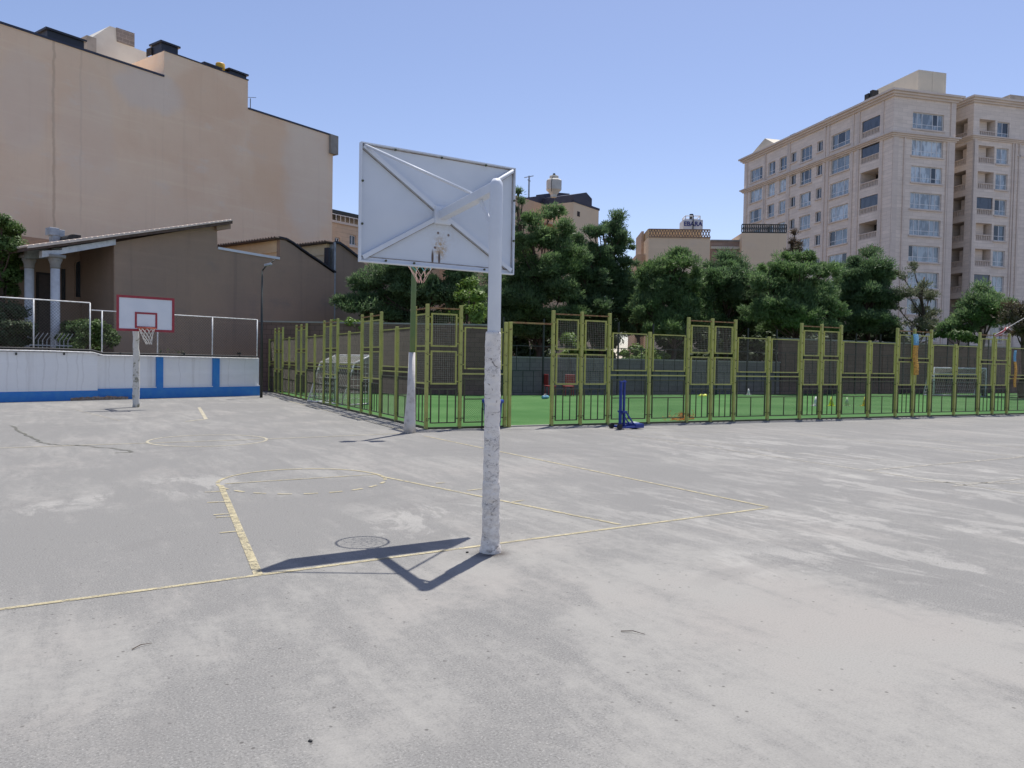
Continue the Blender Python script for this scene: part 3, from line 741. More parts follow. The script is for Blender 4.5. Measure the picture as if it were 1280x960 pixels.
goal('small white football goal behind the left cage fence, roof bars sloping', (gp.x, gp.y, .012), R(100), 2.4, 1.68, 1.1, 1.42, M['white_paint'])
gp = at(1200, 470, 44)
goal('white football goal with net standing at the far right of the turf', (gp.x, gp.y, .012), R(-34), 2.9, 1.62, 1.2, 1.30, M['white_paint'])
def cone(px, py, h, mat, label, band=None):
    p = gnd(px, py)
    t = thing('training_cone', label, 'cone', (p.x,p.y,.012), 0, 'training cones on the turf')
    b = MB(); b.box(-h*.38,-h*.38,0,h*.38,h*.38,h*.06); b.build('cone_base', mat, t)
    b = MB(); b.lathe([(h*.28,h*.06),(h*.06,h)], n=14); b.build('cone_body', mat, t, True)
M['cone_lime'] = simple('lime_plastic', (.55,.62,.06), None, 4, .5); M['cone_white'] = simple('white_plastic', (.7,.7,.66), None, 4, .5); M['cone_green'] = simple('pale_green_plastic', (.42,.55,.3), None, 4, .5); M['cone_yel'] = simple('yellow_cone_plastic', (.6,.5,.05), None, 4, .5)
cone(1019.5, 508, .38, M['cone_white'], 'white cone on the turf, leftmost of the row of four')
cone(1039, 508, .38, M['cone_lime'], 'lime cone standing between the white and pale green cones')
cone(1058.5, 508, .36, M['cone_green'], 'pale green cone on the turf between lime and yellow ones')
cone(1081, 508, .38, M['cone_yel'], 'yellow cone at the right end of the row behind fence')
cone(935.5, 494, .34, M['cone_white'], 'lone white cone near the far edge of the turf')
def disc(px, py, label, mat, n=3):
    p = gnd(px, py); t = thing('marker_disc', label, 'marker disc', (p.x,p.y,.012))
    b = MB(); b.lathe([(.16,0),(.16,.02),(.06,.10),(.03,.11)], n=16); b.build('disc_cap', mat, t, True)
    b = MB(); b.lathe([(.17,0),(.17,.012)], n=16); b.build('disc_rim', mat, t, True)
disc(877, 495.5, 'small yellow marker disc lying on turf, left of its twin', M['cone_lime'])
disc(881.5, 495.5, 'small yellow marker disc lying on turf, right of its twin', M['cone_lime'])
p = gnd(681.5, 499); t = thing('kit_bag', 'small light blue bag lying on the turf inside the gateway', 'bag', (p.x,p.y,.012), .4)
b = MB(); b.lathe([(.05,-.22),(.07,-.2),(.075,0),(.07,.2),(.05,.22)], n=14); o = b.build('body', M['turquoise'], t, True); o.rotation_euler = (0,PI/2,0); o.location = (0,0,.075)
b = MB(); b.tube([(-.12,0,.14),(-.06,0,.20),(.06,0,.20),(.12,0,.14)], .012, 6); b.build('handle', M['cord_white'], t, True)
p = cage(7.9, .75); t = thing('training_net', 'loose heap of orange netting on the turf just behind the fence', 'net', (p.x,p.y,.012))
b = MB(); rr = random.Random(5)
for i in range(46):
    a = rr.uniform(0,6.28); r = rr.uniform(.05,.42); pts = [(r*math.cos(a)*1.5, r*math.sin(a)*.6, .01)]
    for k in range(4): q = pts[-1]; pts.append((q[0]+rr.uniform(-.15,.15), q[1]+rr.uniform(-.08,.08), max(.01, q[2]+rr.uniform(-.03,.09))))
    b.tube(pts, .006, 4, False)
o = b.build('netting', simple('orange_cord', (.6,.2,.03), None, 5, .8), t)

# wall, dark fence and items at the far side of the pitch ---------------------------------
FW = LF(cage(0, TD+.25), math.degrees(math.atan2(DX.x, DX.y)))
def block_wall(name, label, u0, u1, h, v, mat, capm):
    o = FW.world(u0, v); t = thing(name, label, 'wall', o, FW.rot)
    b = MB(); b.box(0,0,0,u1-u0,.22,h); b.build('masonry', mat, t)
    b = MB(); b.box(-.03,-.04,h,u1-u0+.03,.26,h+.07); b.build('coping', capm, t)
    b = MB(); x = 0
    while x < u1-u0: b.box(x,-.06,0,x+.3,-.002,h-.02); x += 4.2
    b.build('buttress', mat, t)
M['grey_block'] = m_stone('grey_block', (.20,.185,.18), (.16,.15,.145), (.11,.10,.10), .45, .22)
M['brown_block'] = m_stone('brown_block', (.20,.13,.105), (.16,.105,.085), (.09,.065,.055), .45, .22)
block_wall('boundary_wall', 'grey boundary wall below the pines behind the green pitch', 9.1, 27, 1.75, 0, M['grey_block'], M['concrete'])
block_wall('boundary_wall', 'brown boundary wall at the far right behind the white goal', 27.05, 75, 3.1, 0, M['brown_block'], M['concrete'])
# tall brown screen wall at the left end of the pitch
pa, pb_ = cage(-.5, 20.6), cage(9.0, TD+.1); wl_ = (pb_-pa).length
t = thing('boundary_wall', 'brown screen wall along the left far end of the pitch behind the small goal', 'wall', pa, math.atan2((pb_-pa).y, (pb_-pa).x))
b = MB(); b.box(0,0,0,wl_,.2,3.2); b.build('masonry', M['brown_block'], t)
b = MB(); b.box(-.02,-.03,3.2,wl_,.23,3.27); b.build('coping', M['concrete'], t)
b = MB()
for i in range(5): b.box(i*2.2,-.06,0,i*2.2+.22,-.002,3.18)
b.build('buttress', M['brown_block'], t)
t = thing('pitch_fence', 'dark picket fence along the far side of the green pitch', 'fence', FW.world(9.4,-.5), FW.rot)
b = MB(); k = 0
pm = None
for i in range(24):
    if pm is None:
        b = MB(); b.box(-.035,-.035,0,.035,.035,3.6); pm = b.build('post', M['dark_metal'], t)
    else: copy_part(pm, t, (i*2.1,0,0))
pn = None
for i in range(23):
    if pn is None:
        b = MB()
        for z in (.15,1.15,2.3): b.box(.036,-.015,z,2.064,.015,z+.035)
        for x in (.5,1.05,1.6): b.box(x-.012,-.012,.186,x+.012,.012,1.149)
        for x in (.7,1.4): b.box(x-.012,-.012,1.186,x+.012,.012,2.299)
        pn = b.build('bar_panel', M['dark_metal'], t)
    else: copy_part(pn, t, (i*2.1,0,0))
p = at(711, 470, 36.2); t = thing('red_chair', 'red plastic chair by the far wall, right of the gateway', 'chair', (p.x,p.y,.012), R(160), 'red chairs by the far wall')
def chair_parts(t):
    b = MB(); b.box(-.24,-.22,.42,.24,.22,.47); b.build('seat', M['red_plastic'], t, bevel=.02)
    b = MB(); b.box(-.24,.2,.5,.24,.24,1.0); b.build('backrest', M['red_plastic'], t, bevel=.02)
    for x in (-.2,.2):
        for y in (-.18,.18):
            b = MB(); b.tube([(x,y,0),(x*.9,y*.9,.43)], .02, 6); b.build('leg', M['red_plastic'], t)
chair_parts(t)
p = at(688, 476, 36.0); t = thing('red_chair', 'red plastic chair by the far wall seen through the open gateway', 'chair', (p.x,p.y,.012), R(80), 'red chairs by the far wall'); chair_parts(t)

# ================================================================== left side: low wall, chain-link fence, pipes, lamp
WF = LF(W0, WAZ)
uS, _ = WF.front(122, 470); uE, _ = WF.front(326, 470)
t = thing('low_wall', 'low white court wall with a bright blue base band and blue pilasters', 'wall', W0, WF.rot)
zt1 = WF.front(60, 441.5)[1]; zt2 = WF.front(230, 446)[1]
M['whitewash'] = m_plaster('whitewashed_wall', (.84,.83,.81), (.78,.775,.77), (.84,.82,.78), (.42,.39,.36), .7,
    [(WF.front(x_, 470)[0], -1.4+.5*math.sin(x_), 3, .022+.02*math.sin(x_*3)**2, .22) for x_ in (9, 22, 33, 54, 71, 83, 97, 104, 139, 158, 226, 244, 288, 309)])
b = MB(); b.box(-40, 0, .33, uS, .30, zt1+.03); b.box(uS+.002, .14, .42, uE, .34, zt2)
wl = b.build('render_panel', M['whitewash'], t)
b = MB(); b.box(-40, -.012, 0, uS+.012, .29, .328); b.box(uS+.0125, .06, 0, uE, .335, .385)
b.build('blue_band', M['blue_paint'], t)
for xa, xb in ((196,204),(266.5,274.5)):
    u0, _ = WF.front(xa, 470, .06); u1, _ = WF.front(xb, 470, .06)
    b = MB(); b.box(u0, .052, .386, u1, .139, zt2-.01); b.build('pilaster', M['blue_paint'], t)
b = MB(); b.box(uS+.0125,.07,.386,uE,.138,.418); b.build('ledge', M['whitewash'], t)
b = MB(); b.box(-40,.03,zt1+.031,uS-.02,.27,zt1+.06); b.build('coping', M['concrete'], t)
# peeled strip at the foot of the wall
b = MB(); rr = random.Random(9); u0, _ = WF.front(88, 495); u1, _ = WF.front(160, 495)
top = [(u0+(u1-u0)*i/30, .06+.06*rr.random()*math.sin(PI*i/30)+.03) for i in range(31)]
b.add([(x, -.016, z) for x, z in top] + [(x, -.016, .0) for x, z in top], [(i, 31+i, 32+i, i+1) for i in range(30)])
b.build('bare_patch', simple('bare_brown_render', (.24,.16,.11), (.4,.33,.27), 14, .95), t)

t = thing('chain_link_fence', 'chain-link fence with thin white posts along the top of the low court wall', 'fence', W0, WF.rot)
vF = .20
secs = [([-70, 42, 112.5], 373, 436.5, 12), ([127.5, 197, 265.5, 321.5], 384, 441, 12)]
def zf(px, py): return WF.front(px, py, vF)
za = zf(42, 373)[1]; zb_ = zf(112, 379.5)[1]; zTop1 = (za+zb_)/2; zTop2 = (zf(127, 385)[1]+zf(321, 402.5)[1])/2
zB1 = zt1+.06; zB2 = zt2
b = None
def wpost(px, zb0, zt0):
    u, _ = WF.front(px, 410, vF); b = MB(); b.tube([(u,vF,zb0),(u,vF,zt0)], .025, 8); b.build('post', M['white_paint'], t, True); return u
uu1 = [wpost(px, zB1, zTop1) for px in (-75, -20, 42, 112.5)]
uu2 = [wpost(px, zB2, zTop2) for px in (127.5, 197, 265.5, 321.5)]
b = MB(); b.tube([(uu1[0],vF,zTop1),(uu1[-1],vF,zTop1)], .02, 8); b.build('top_rail', M['white_paint'], t, True)
b = MB(); b.tube([(uu1[-1]+.05,vF,zTop2),(uu2[-1],vF,zTop2)], .018, 8); b.build('top_rail', M['white_paint'], t, True)
for a_, c_, z0, z1 in ((uu1[0],uu1[-1],zB1+.05,zTop1-.03),(uu2[0],uu2[-1],zB2+.05,zTop2-.03)):
    b = MB(); chain(b, a_, c_, z0, z1, .105, .0028, vF); b.build('wire_mesh', M['wire_fine'], t)
t = thing('pipe', 'black conduit lying on brackets along the low wall top', 'pipe', W0, WF.rot)
zz = lambda px, py: WF.front(px, py, -.02)
pts = [(-10,0,0)]; pp = []
for px, py in ((-60,434.5),(0,434.8),(60,436),(115,438),(128,441.5),(200,443),(322,448)):
    u, z = zz(px, py); pp.append((u, -.03, max(z, (zt1 if px < 122 else zt2)+.05)))
b = MB(); b.tube(pp, .035, 8); b.build('tube', M['black'], t, True)
b = MB()
for px in (20,80,150,230,300):
    u, z = zz(px, 440); b.box(u-.02,-.06,z-.1,u+.02,.16,z-.02)
b.build('bracket', M['dark_metal'], t)
t = thing('pipe', 'white water pipe running just below the black conduit on the low wall', 'pipe', W0, WF.rot)
b = MB(); b.tube([(x,y-.05,z-.075) for x,y,z in pp], .022, 8); b.build('tube', M['white_paint'], t, True)
b = MB()
for u, y, z in pp[1:]: b.ring((u, y-.05, z-.075), .03, .008, 10, 5)
b.build('clip', M['grey_metal'], t)

P = gnd(326.5, 497); zl = 4.95
t = thing('lamp_post', 'slim dark lamp post with small arm at the end of the low wall', 'lamp post', P)
b = MB(); b.tube([(0,0,0),(0,0,zl)], [.055,.04], 10); b.build('pole', M['dark_metal'], t, True)
d = (rt*.8+Vector((0,0,.0))); d.z = 0
b = MB(); b.tube([(0,0,zl-.02),(d.x*.18,d.y*.18,zl+.18),(d.x*.62,d.y*.62,zl+.42)], [.03,.028,.02], 8); b.build('arm', M['dark_metal'], t, True)
b = MB(); b.bar((d.x*.12,d.y*.12,zl+.20),(d.x*.46,d.y*.46,zl+.27),.16,.09); b.build('lamp_head', M['grey_metal'], t, bevel=.02)

# ================================================================== grey row of houses behind the wall
HF = Frame(272, 37.0, 69)
M['grey_render'] = m_plaster('grey_cement_render', (.385,.275,.20), (.31,.235,.18), (.27,.22,.185), (.19,.15,.125), .6)
M['brown_render'] = m_plaster('brown_render', (.34,.24,.175), (.30,.21,.15), (.34,.25,.19), (.2,.14,.1), .3)
M['tan_render'] = m_plaster('tan_wall', (.80,.62,.38), (.74,.56,.34), (.78,.62,.42), (.45,.33,.2), .4)
t = thing('row_house', 'grey rendered row house with stepped roof line and a white-columned porch', 'house', HF.o, HF.rot)
hp = lambda *pts, v=0: [HF.front(x, y, v) for x, y in pts]
prof = hp((142.5,303),(271,281),(272,310.5),(350,323.5),(350,299),(357,301),(366,306),(376,313.5),(386,320.5),(396,327),(407,334.5),(418,342))
uL = prof[0][0]; uR = prof[-1][0]
b = MB(); b.prism([(uL,0)]+prof+[(uR,0)], 0, .28)
b.box(prof[1][0]-.28, .281, 0, prof[1][0], 9, prof[1][1]-.05); b.box(uL, .281, 0, uL+.28, 3.2, prof[0][1]-.05)
b.build('gable_wall', M['grey_render'], t)
b = MB(); b.box(uL-.012,-.015,0,uL+.03,.27,prof[0][1]); b.build('corner_trim', M['brown_render'], t)
# main roof slab, rising to the right
rl = hp((33,309),(290,276), v=-.4); th = .14
b = MB(); b.prism([rl[0],(rl[0][0],rl[0][1]-th),(rl[1][0],rl[1][1]-th),rl[1]], -.45, 9.5)
rf = b.build('roof', M['roof_tile'], t)
b = MB(); b.prism([(rl[0][0],rl[0][1]+.055),(rl[0][0],rl[0][1]-.05),(rl[1][0],rl[1][1]+.0),(rl[1][0],rl[1][1]+.05)], -.5, -.452)
b.build('edge_flashing', M['cream'], rf)
b = MB(); xs = np.arange(rl[0][0], rl[1][0], .22)
for x in xs:
    f = (x-rl[0][0])/(rl[1][0]-rl[0][0]); z = rl[0][1]+(rl[1][1]-rl[0][1])*f; b.tube([(x,-.47,z+.04),(x,9.5,z+.04)], .05, 6)
b.build('corrugation', M['cream'], rf, True)
ee = hp((271,279.5),(288.5,277.5),(288.5,286),(271,287.5), v=-.2)
b = MB(); b.prism(ee, -.2, 9); b.build('eave_box', M['grey_render'], t)
# white flashing on the lower parapet
fl = hp((273,308.5),(350,321.5),(350,324.5),(273,311.5), v=-.05)
b = MB(); b.prism(fl, -.05, -.002); b.build('parapet_flashing', M['white_steel'], t)
# second and third saw-tooth
def side_wall(u, px, py, ztop_px, v0):
    """receding end wall under the eaves of the next house, with corrugated roof edge"""
    V = min(16, HF.side(px, py, u)[0]); z = ztop_px
    b = MB(); b.box(u, v0, 0, u+.22, V, z); o = b.build('side_wall', M['tan_render'], t)
    b = MB(); b.box(u-.05, v0, z-.62, u-.002, V, z-.5); b.build('string_course', M['tan_render'], o)
    b = MB(); b.box(u-.35, v0-.3, z+.002, u+.5, V+.3, z+.06); e_ = b.build('roof_edge', M['roof_tile'], t)
    b = MB(); y = v0-.3
    while y < V+.3: b.tube([(u-.38,y,z+.08),(u+.5,y,z+.08)], .06, 6); y += .24
    b.build('corrugation', M['roof_tile'], e_); return V
V2 = side_wall(prof[4][0]+.02, 276, 305.5, prof[4][1]-.03, .29)
top = hp((348.5,297.5),(357,299.3),(366,304.3),(376,311.8),(386,318.8),(396,325.3),(407,332.8),(419,341))
b = MB()
for (p, q) in zip(top, top[1:]): b.prism([p, (p[0],p[1]+.08), (q[0],q[1]+.08), q], -.10, V2)
b.build('roof', M['black_roof'], t)
V3 = side_wall(uR+.03, 366, 305.5, HF.front(418.5, 305, .4)[1], .72)
uw = uR+.03; vw, zw1 = HF.side(411, 330, uw); vw2, zw0 = HF.side(405, 339, uw)
b = MB(); b.box(uw-.06, vw, zw0, uw-.003, vw2, zw1); wn = b.build('window', M['dark_metal'], t)
b = MB(); b.box(uw-.08, vw+.15, zw0+.1, uw-.062, vw2-.15, zw1-.1); b.build('pane', M['glass_sky'], wn)
vd = HF.side(414.5, 320, uw)[0]; b = MB(); b.box(uw-.14, max(.75,vd-.5), 0, uw-.004, vd+.1, HF.front(418.5, 306, .4)[1]-.2); b.build('downpipe', M['black_roof'], t)
# porch
vP = 3.2
u0, _ = HF.front(-60, 380, vP); b = MB(); b.box(u0-3, vP, 0, uL, vP+.25, rl[0][1]+.9); b.build('porch_wall', M['brown_render'], t)
q = hp((52,322),(52,313.5),(77,312.5),(77,310),(144,299),(144,306), v=-.25)
b = MB(); b.prism(q, -.3, 0-.003)
b.build('porch_beam', simple('flaking_white_beam', (.66,.67,.68), (.5,.52,.54), 5, .8, bump=.4), t)
q = hp((34,311),(60,309),(60,323),(34,323), v=.5); b = MB(); b.prism(q, .5, .8); b.build('fascia', simple('greenish_grey_board', (.25,.27,.25)), t)
for px, wpx, v_ in ((69, 10.5, -.15), (36.5, 10.5, 1.2)):
    u, z = HF.front(px, 322, v_); dep = (HF.world(u, v_)-CAM).dot(fw); r = wpx/2/F*dep
    b = MB(); prof_ = [(r*1.45,0),(r*1.45,.25),(r*1.15,.3),(r*1.05,.4),(r*.98,z-.45)]
    b.lathe(prof_, (u,v_,0), 20)
    c_ = b.build('column', simple('white_column_paint', (.66,.65,.63), (.56,.55,.53), 4, .8), t, True)
    b = MB(); b.lathe([(r,z-.45),(r*1.1,z-.36),(r*1.05,z-.3),(r*1.5,z-.08),(r*1.55,z-.02)], (u,v_,0), 20); b.box(u-r*1.7,v_-r*1.7,z-.02,u+r*1.7,v_+r*1.7,z+.10)
    for k in range(8):
        a_ = k*PI/4; b.ring((u+r*1.3*math.cos(a_), v_+r*1.3*math.sin(a_), z-.12), r*.22, r*.10, 8, 5)
    b.build('capital', M['concrete'], c_, True)
# arched window, narrow windows and a door on the porch wall
def arch_poly(u0, u1, z0, z1):
    c = (u0+u1)/2; r = (u1-u0)/2
    return [(u0,z0),(u1,z0)] + [(c+r*math.cos(a), z1-r+r*math.sin(a)) for a in np.linspace(0, PI, 14)]
for xa, xb, ya, yb, kind in ((94,106,326,372,'arch'),(118,123,332,370,'rect'),(76,81,336,375,'rect')):
    u0, z1 = HF.front(xa, ya, vP); u1, z0 = HF.front(xb, yb, vP)
    P_ = arch_poly(u0,u1,z0,z1) if kind == 'arch' else [(u0,z0),(u1,z0),(u1,z1),(u0,z1)]
    b = MB(); c = ((u0+u1)/2, (z0+z1)/2); big = [(c[0]+(x-c[0])*1.15, c[1]+(z-c[1])*1.07) for x, z in P_]
    b.prism(big, vP-.05, vP-.003); wn = b.build('window', M['brown_render'], t)
    b = MB(); b.prism(P_, vP-.075, vP-.052); b.build('pane', M['glass_dark'], wn)
u0, z1 = HF.front(45, 340, vP); u1, _ = HF.front(63, 340, vP)
b = MB(); b.box(u0,vP-.06,.05,u1,vP-.003,z1); dr = b.build('door', M['opening_shade'], t)
b = MB(); b.box(u0+.08,vP-.085,.1,u0+.85,vP-.062,z1-.1); b.build('door_leaf', simple('dark_wood_door', (.06,.04,.03)), dr)
# vent stack with T top and black cowl on the porch roof
u, z = HF.front(69, 302, 2.0)
t = thing('flue', 'grey metal T-topped flue standing on the porch roof', 'flue', HF.world(u, 2.0, z-.35), HF.rot)
sc_ = (HF.world(u, 2.0)-CAM).dot(fw)/F
b = MB(); b.box(-5*sc_,-.18,0,4*sc_,.18,17*sc_); b.build('stack', M['grey_metal'], t)
b = MB(); b.box(-9*sc_,-.22,17*sc_,2.5*sc_,.22,26.5*sc_); b.box(2.52*sc_,-.2,16*sc_,9*sc_,.2,25*sc_); b.build('cross_duct', M['grey_metal'], t, bevel=.02)
b = MB(); b.box(5*sc_,-.14,11.5*sc_,7.5*sc_,.14,15.9*sc_); b.build('outlet', M['dark_metal'], t)
u, z = HF.front(88, 300, 1.5)
t = thing('roof_cowl', 'black curved vent cowl on the porch roof beside the grey flue', 'vent', HF.world(u, 1.5, z-.1), HF.rot)
b = MB(); r = 9*sc_; b.prism([(-r,-.1)]+[(r*math.cos(a_), r*1.0*math.sin(a_)) for a_ in np.linspace(PI, PI/2, 10)]+[(r*.9,r),(r*.9,-.1)], -.35, .35); b.build('hood', M['black'], t)
b = MB(); b.box(-r*.8,-.3,-.3,r*.8,.3,-.102); b.build('collar', M['grey_metal'], t)
# third grey gable, further right
t = thing('row_house', 'grey gable house end, partly hidden by the dark pine left of the near backboard', 'house', HF.world(uR+.02, 0), HF.rot)
o0 = HF.front(419, 340)[0]
q = hp((418.6,304),(424,305.5),(432,311),(442,319),(452,326), v=.4); q = [(x-uR-.02, z) for x, z in q]
b = MB(); b.prism([(q[0][0],0)]+q+[(q[-1][0]+4,q[-1][1]-2.2),(q[-1][0]+4,0)], .4, .7); b.build('gable_wall', M['grey_render'], t)
b = MB()
for (p, r_) in zip(q, q[1:]): b.prism([(p[0],p[1]+.005),(p[0],p[1]+.12),(r_[0],r_[1]+.12),(r_[0],r_[1]+.005)], .25, 8)
b.build('roof', M['black_roof'], t)
b = MB(); b.box(q[0][0]-.12,.3,q[0][1]-5,q[0][0]-.002,.7,q[0][1]+.05); b.build('downpipe', M['grey_metal'], t)
# wrought fence in the garden
u, _ = HF.front(64, 430, -4)
t = thing('garden_railing', 'white wrought-iron garden railing between hedge and shrub behind the chain-link', 'railing', HF.world(u, -4), HF.rot)
b = MB()
for i in range(9):
    x = -.56+i*.14; b.tube([(x,0,0),(x,0,2.05),(x+.12,-.12,2.3)], .014, 6)
b.build('bars', M['grey_metal'], t)
b = MB(); b.box(-.7,-.015,.6,.7,.015,.64); b.box(-.7,-.015,1.85,.7,.015,1.89); b.build('rail', M['grey_metal'], t)

# ================================================================== big blank beige apartment building
BF = Frame(415, 62.0, 67.6)
bp = lambda *pts, v=0: [BF.front(x, y, v) for x, y in pts]
q = bp((-60,8),(205,97),(205,62.5),(310,101.5),(310,137.5),(418,170))
zS1 = (q[0][1]*0+bp((0,28.5))[0][1]+q[1][1])/2; zS2 = (q[2][1]+q[3][1])/2; zS3 = (q[4][1]+q[5][1])/2
uA = q[1][0]; uB = q[3][0]; uC = bp((415.5,250))[0][0]; uZ = bp((-260,60))[0][0]
crk = bp((67,60))[0][0]; crk2 = bp((101,160))[0][0]; crk3 = bp((345,200))[0][0]; 
M['beige'] = m_plaster('beige_plaster', (.88,.68,.49), (.84,.615,.43), (.84,.70,.56), (.58,.42,.29), .35,
    [(crk, 6, 9, .11, .65), (crk2, 8, 9, .09, .25)],
    [(*bp((340,190))[0], 1.9, 3.4, .5, (.80,.55,.36)), (*bp((385,225))[0], 2.4, 4.6, .5, (.80,.70,.58)), (*bp((190,112))[0], 2.2, 1.5, .55, (.76,.66,.57)), (*bp((112,170))[0], 1.6, 3.6, .22, (.76,.66,.56)),
     (*bp((260,120))[0], 2.6, 1.6, .4, (.78,.53,.35)), (*bp((30,130))[0], 1.6, 2.6, .35, (.76,.65,.55)), (*bp((330,235))[0], 2.4, 1.6, .4, (.82,.58,.38)), (*bp((160,235))[0], 3.5, 1.2, .3, (.86,.68,.5))])
t = thing('apartment_building', 'huge blank beige plastered apartment wall with stepped roof line at the left', 'building', BF.o, BF.rot)
b = MB(); b.box(uZ,0,0,uA,16,zS1); b.box(uA+.002,0,0,uB,16,zS2); b.box(uB+.002,0,0,uC,16,zS3)
b.build('wall', M['beige'], t)
cp = .12
b = MB(); b.box(uZ,-.06,zS1+.002,uA,.3,zS1+cp); b.box(uA-.01,-.05,zS2+.002,uB+.04,.3,zS2+.07); b.box(uB+.05,-.06,zS3+.002,uC+.05,.3,zS3+cp); b.build('parapet_cap', M['navy_roof'], t)
lg = bp((411,171),(419,194))
b = MB(); b.box(lg[0][0]+.02,-.25,lg[1][1],lg[1][0]+.1,1.0,zS3+.05); b.build('corner_box', M['concrete'], t)
def roof_box(nm, xa, xb, ytop, ybot, v, dep, mat, slant=0, lid=True):
    u0, zt_ = BF.front(xa, ytop, v); u1, _ = BF.front(xb, ytop, v); zb_ = BF.front((xa+xb)/2, ybot, v)[1]
    b = MB(); b.box(u0,v,zb_,u1,v+dep,zt_); o = b.build(nm, mat, t)
    if lid: b = MB(); b.box(u0-.12,v-.12,zt_+.002,u1+.12,v+dep+.12,zt_+.12); b.build('lid', mat, o)
    return u0, u1, zb_, zt_
roof_box('duct', 59, 105, 37, 75, .5, 1.4, M['black_roof'])
roof_box('duct', 202, 222.5, 53, 75, .4, 1.2, M['black_roof'])
roof_box('duct', 256, 275, 80, 100, .6, 1.0, M['black_roof'])
roof_box('duct', 287, 308, 87.5, 108, .4, 1.0, M['black_roof'])
u0, z0 = BF.front(279.5, 92, .5); r = 5.2/F*58
b = MB(); b.lathe([(r,z0-.5),(r*1.02,z0+.72),(r*.9,z0+.78)], (u0,.9,0), 18); b.build('drum', M['yellow'], t, True)
# white stair head with bare brick end, standing back on the roof
vS = 7.0
s = lambda x, y: BF.front(x, y, vS)
b = MB(); q = [s(116,47),(s(116,47)[0],zS1-.1),(s(186,96)[0],zS1-.1),s(184,64),s(166,58),(s(140,33))]
q = [s(116,46), s(137,32.5), s(168,42), s(168,60), s(185,66), (s(185,66)[0], zS1-.2), (s(116,46)[0], zS1-.2)]
b.prism(q, vS, vS+5); hd = b.build('stair_head', simple('white_roof_render', (.62,.61,.55), (.54,.52,.47), .6, .9), t)
bk = [s(145,34.5), s(167.5,42), s(167.5,59), s(146,52)]
b = MB(); b.prism(bk, vS-.08, vS-.003); b.build('bare_brick', m_stone('bare_grey_brick', (.25,.22,.20), (.2,.18,.17), (.4,.37,.33), .5, .25), hd)
u0, z0 = s(104,58); u1, z1 = s(116,50); b = MB(); b.box(u0, vS-.5, zS1-.2, u1+.0, vS+3, z1); b.build('stair_side', M['concrete'], t)
b = MB(); x_, z_ = BF.front(186, 64, .4); u_, zz_ = BF.front(186,62,.1)
for (py, pw) in ((64, 2), (83, 1.6)):
    pass
hole = BF.side(185.5, 64.5, uA-.02); hz = hole
b = MB(); b.box(uA-.05, hz[0]-.4, hz[1]-.3, uA-.003, hz[0]+.2, hz[1]+.2); b.build('vent_hole', M['opening_shade'], t)
b = MB(); u_, z_ = uC+.02, BF.front(418,120)[1]
al = BF.front(313, 123, 3); b.tube([(al[0],3,zS3),(al[0],3,al[1])], .03, 6); b.bar((al[0]-.3,3,al[1]),(al[0]+.5,3,al[1]+.2),.03); b.build('aerial', M['dark_metal'], t)

# ================================================================== generic facade with real openings
def facade(b, U0, U1, Z0, Z1, holes, v=0.0, flip=None):
    """wall sheet with recessed rectangular openings; flip maps (u,v,z) to local xyz"""
    T = flip or (lambda u, v, z: (u, v, z))
    us = sorted({U0, U1, *[h[0] for h in holes], *[h[1] for h in holes]}); zs = sorted({Z0, Z1, *[h[2] for h in holes], *[h[3] for h in holes]})
    us = [u for u in us if U0 <= u <= U1]; zs = [z for z in zs if Z0 <= z <= Z1]
    for u, u2 in zip(us, us[1:]):
        run_ = None
        for z, z2 in zip(zs, zs[1:]):
            cu, cz = (u+u2)/2, (z+z2)/2
            if any(h[0] < cu < h[1] and h[2] < cz < h[3] for h in holes): continue
            b.quad(T(u,v,z), T(u2,v,z), T(u2,v,z2), T(u,v,z2))
    for h in holes:
        u0, u1, z0, z1, d = h
        b.quad(T(u0,v,z0),T(u0,v+d,z0),T(u0,v+d,z1),T(u0,v,z1)); b.quad(T(u1,v,z0),T(u1,v,z1),T(u1,v+d,z1),T(u1,v+d,z0))
        b.quad(T(u0,v,z0),T(u1,v,z0),T(u1,v+d,z0),T(u0,v+d,z0)); b.quad(T(u0,v,z1),T(u0,v+d,z1),T(u1,v+d,z1),T(u1,v,z1))
        b.quad(T(u0,v+d,z0),T(u1,v+d,z0),T(u1,v+d,z1),T(u0,v+d,z1))

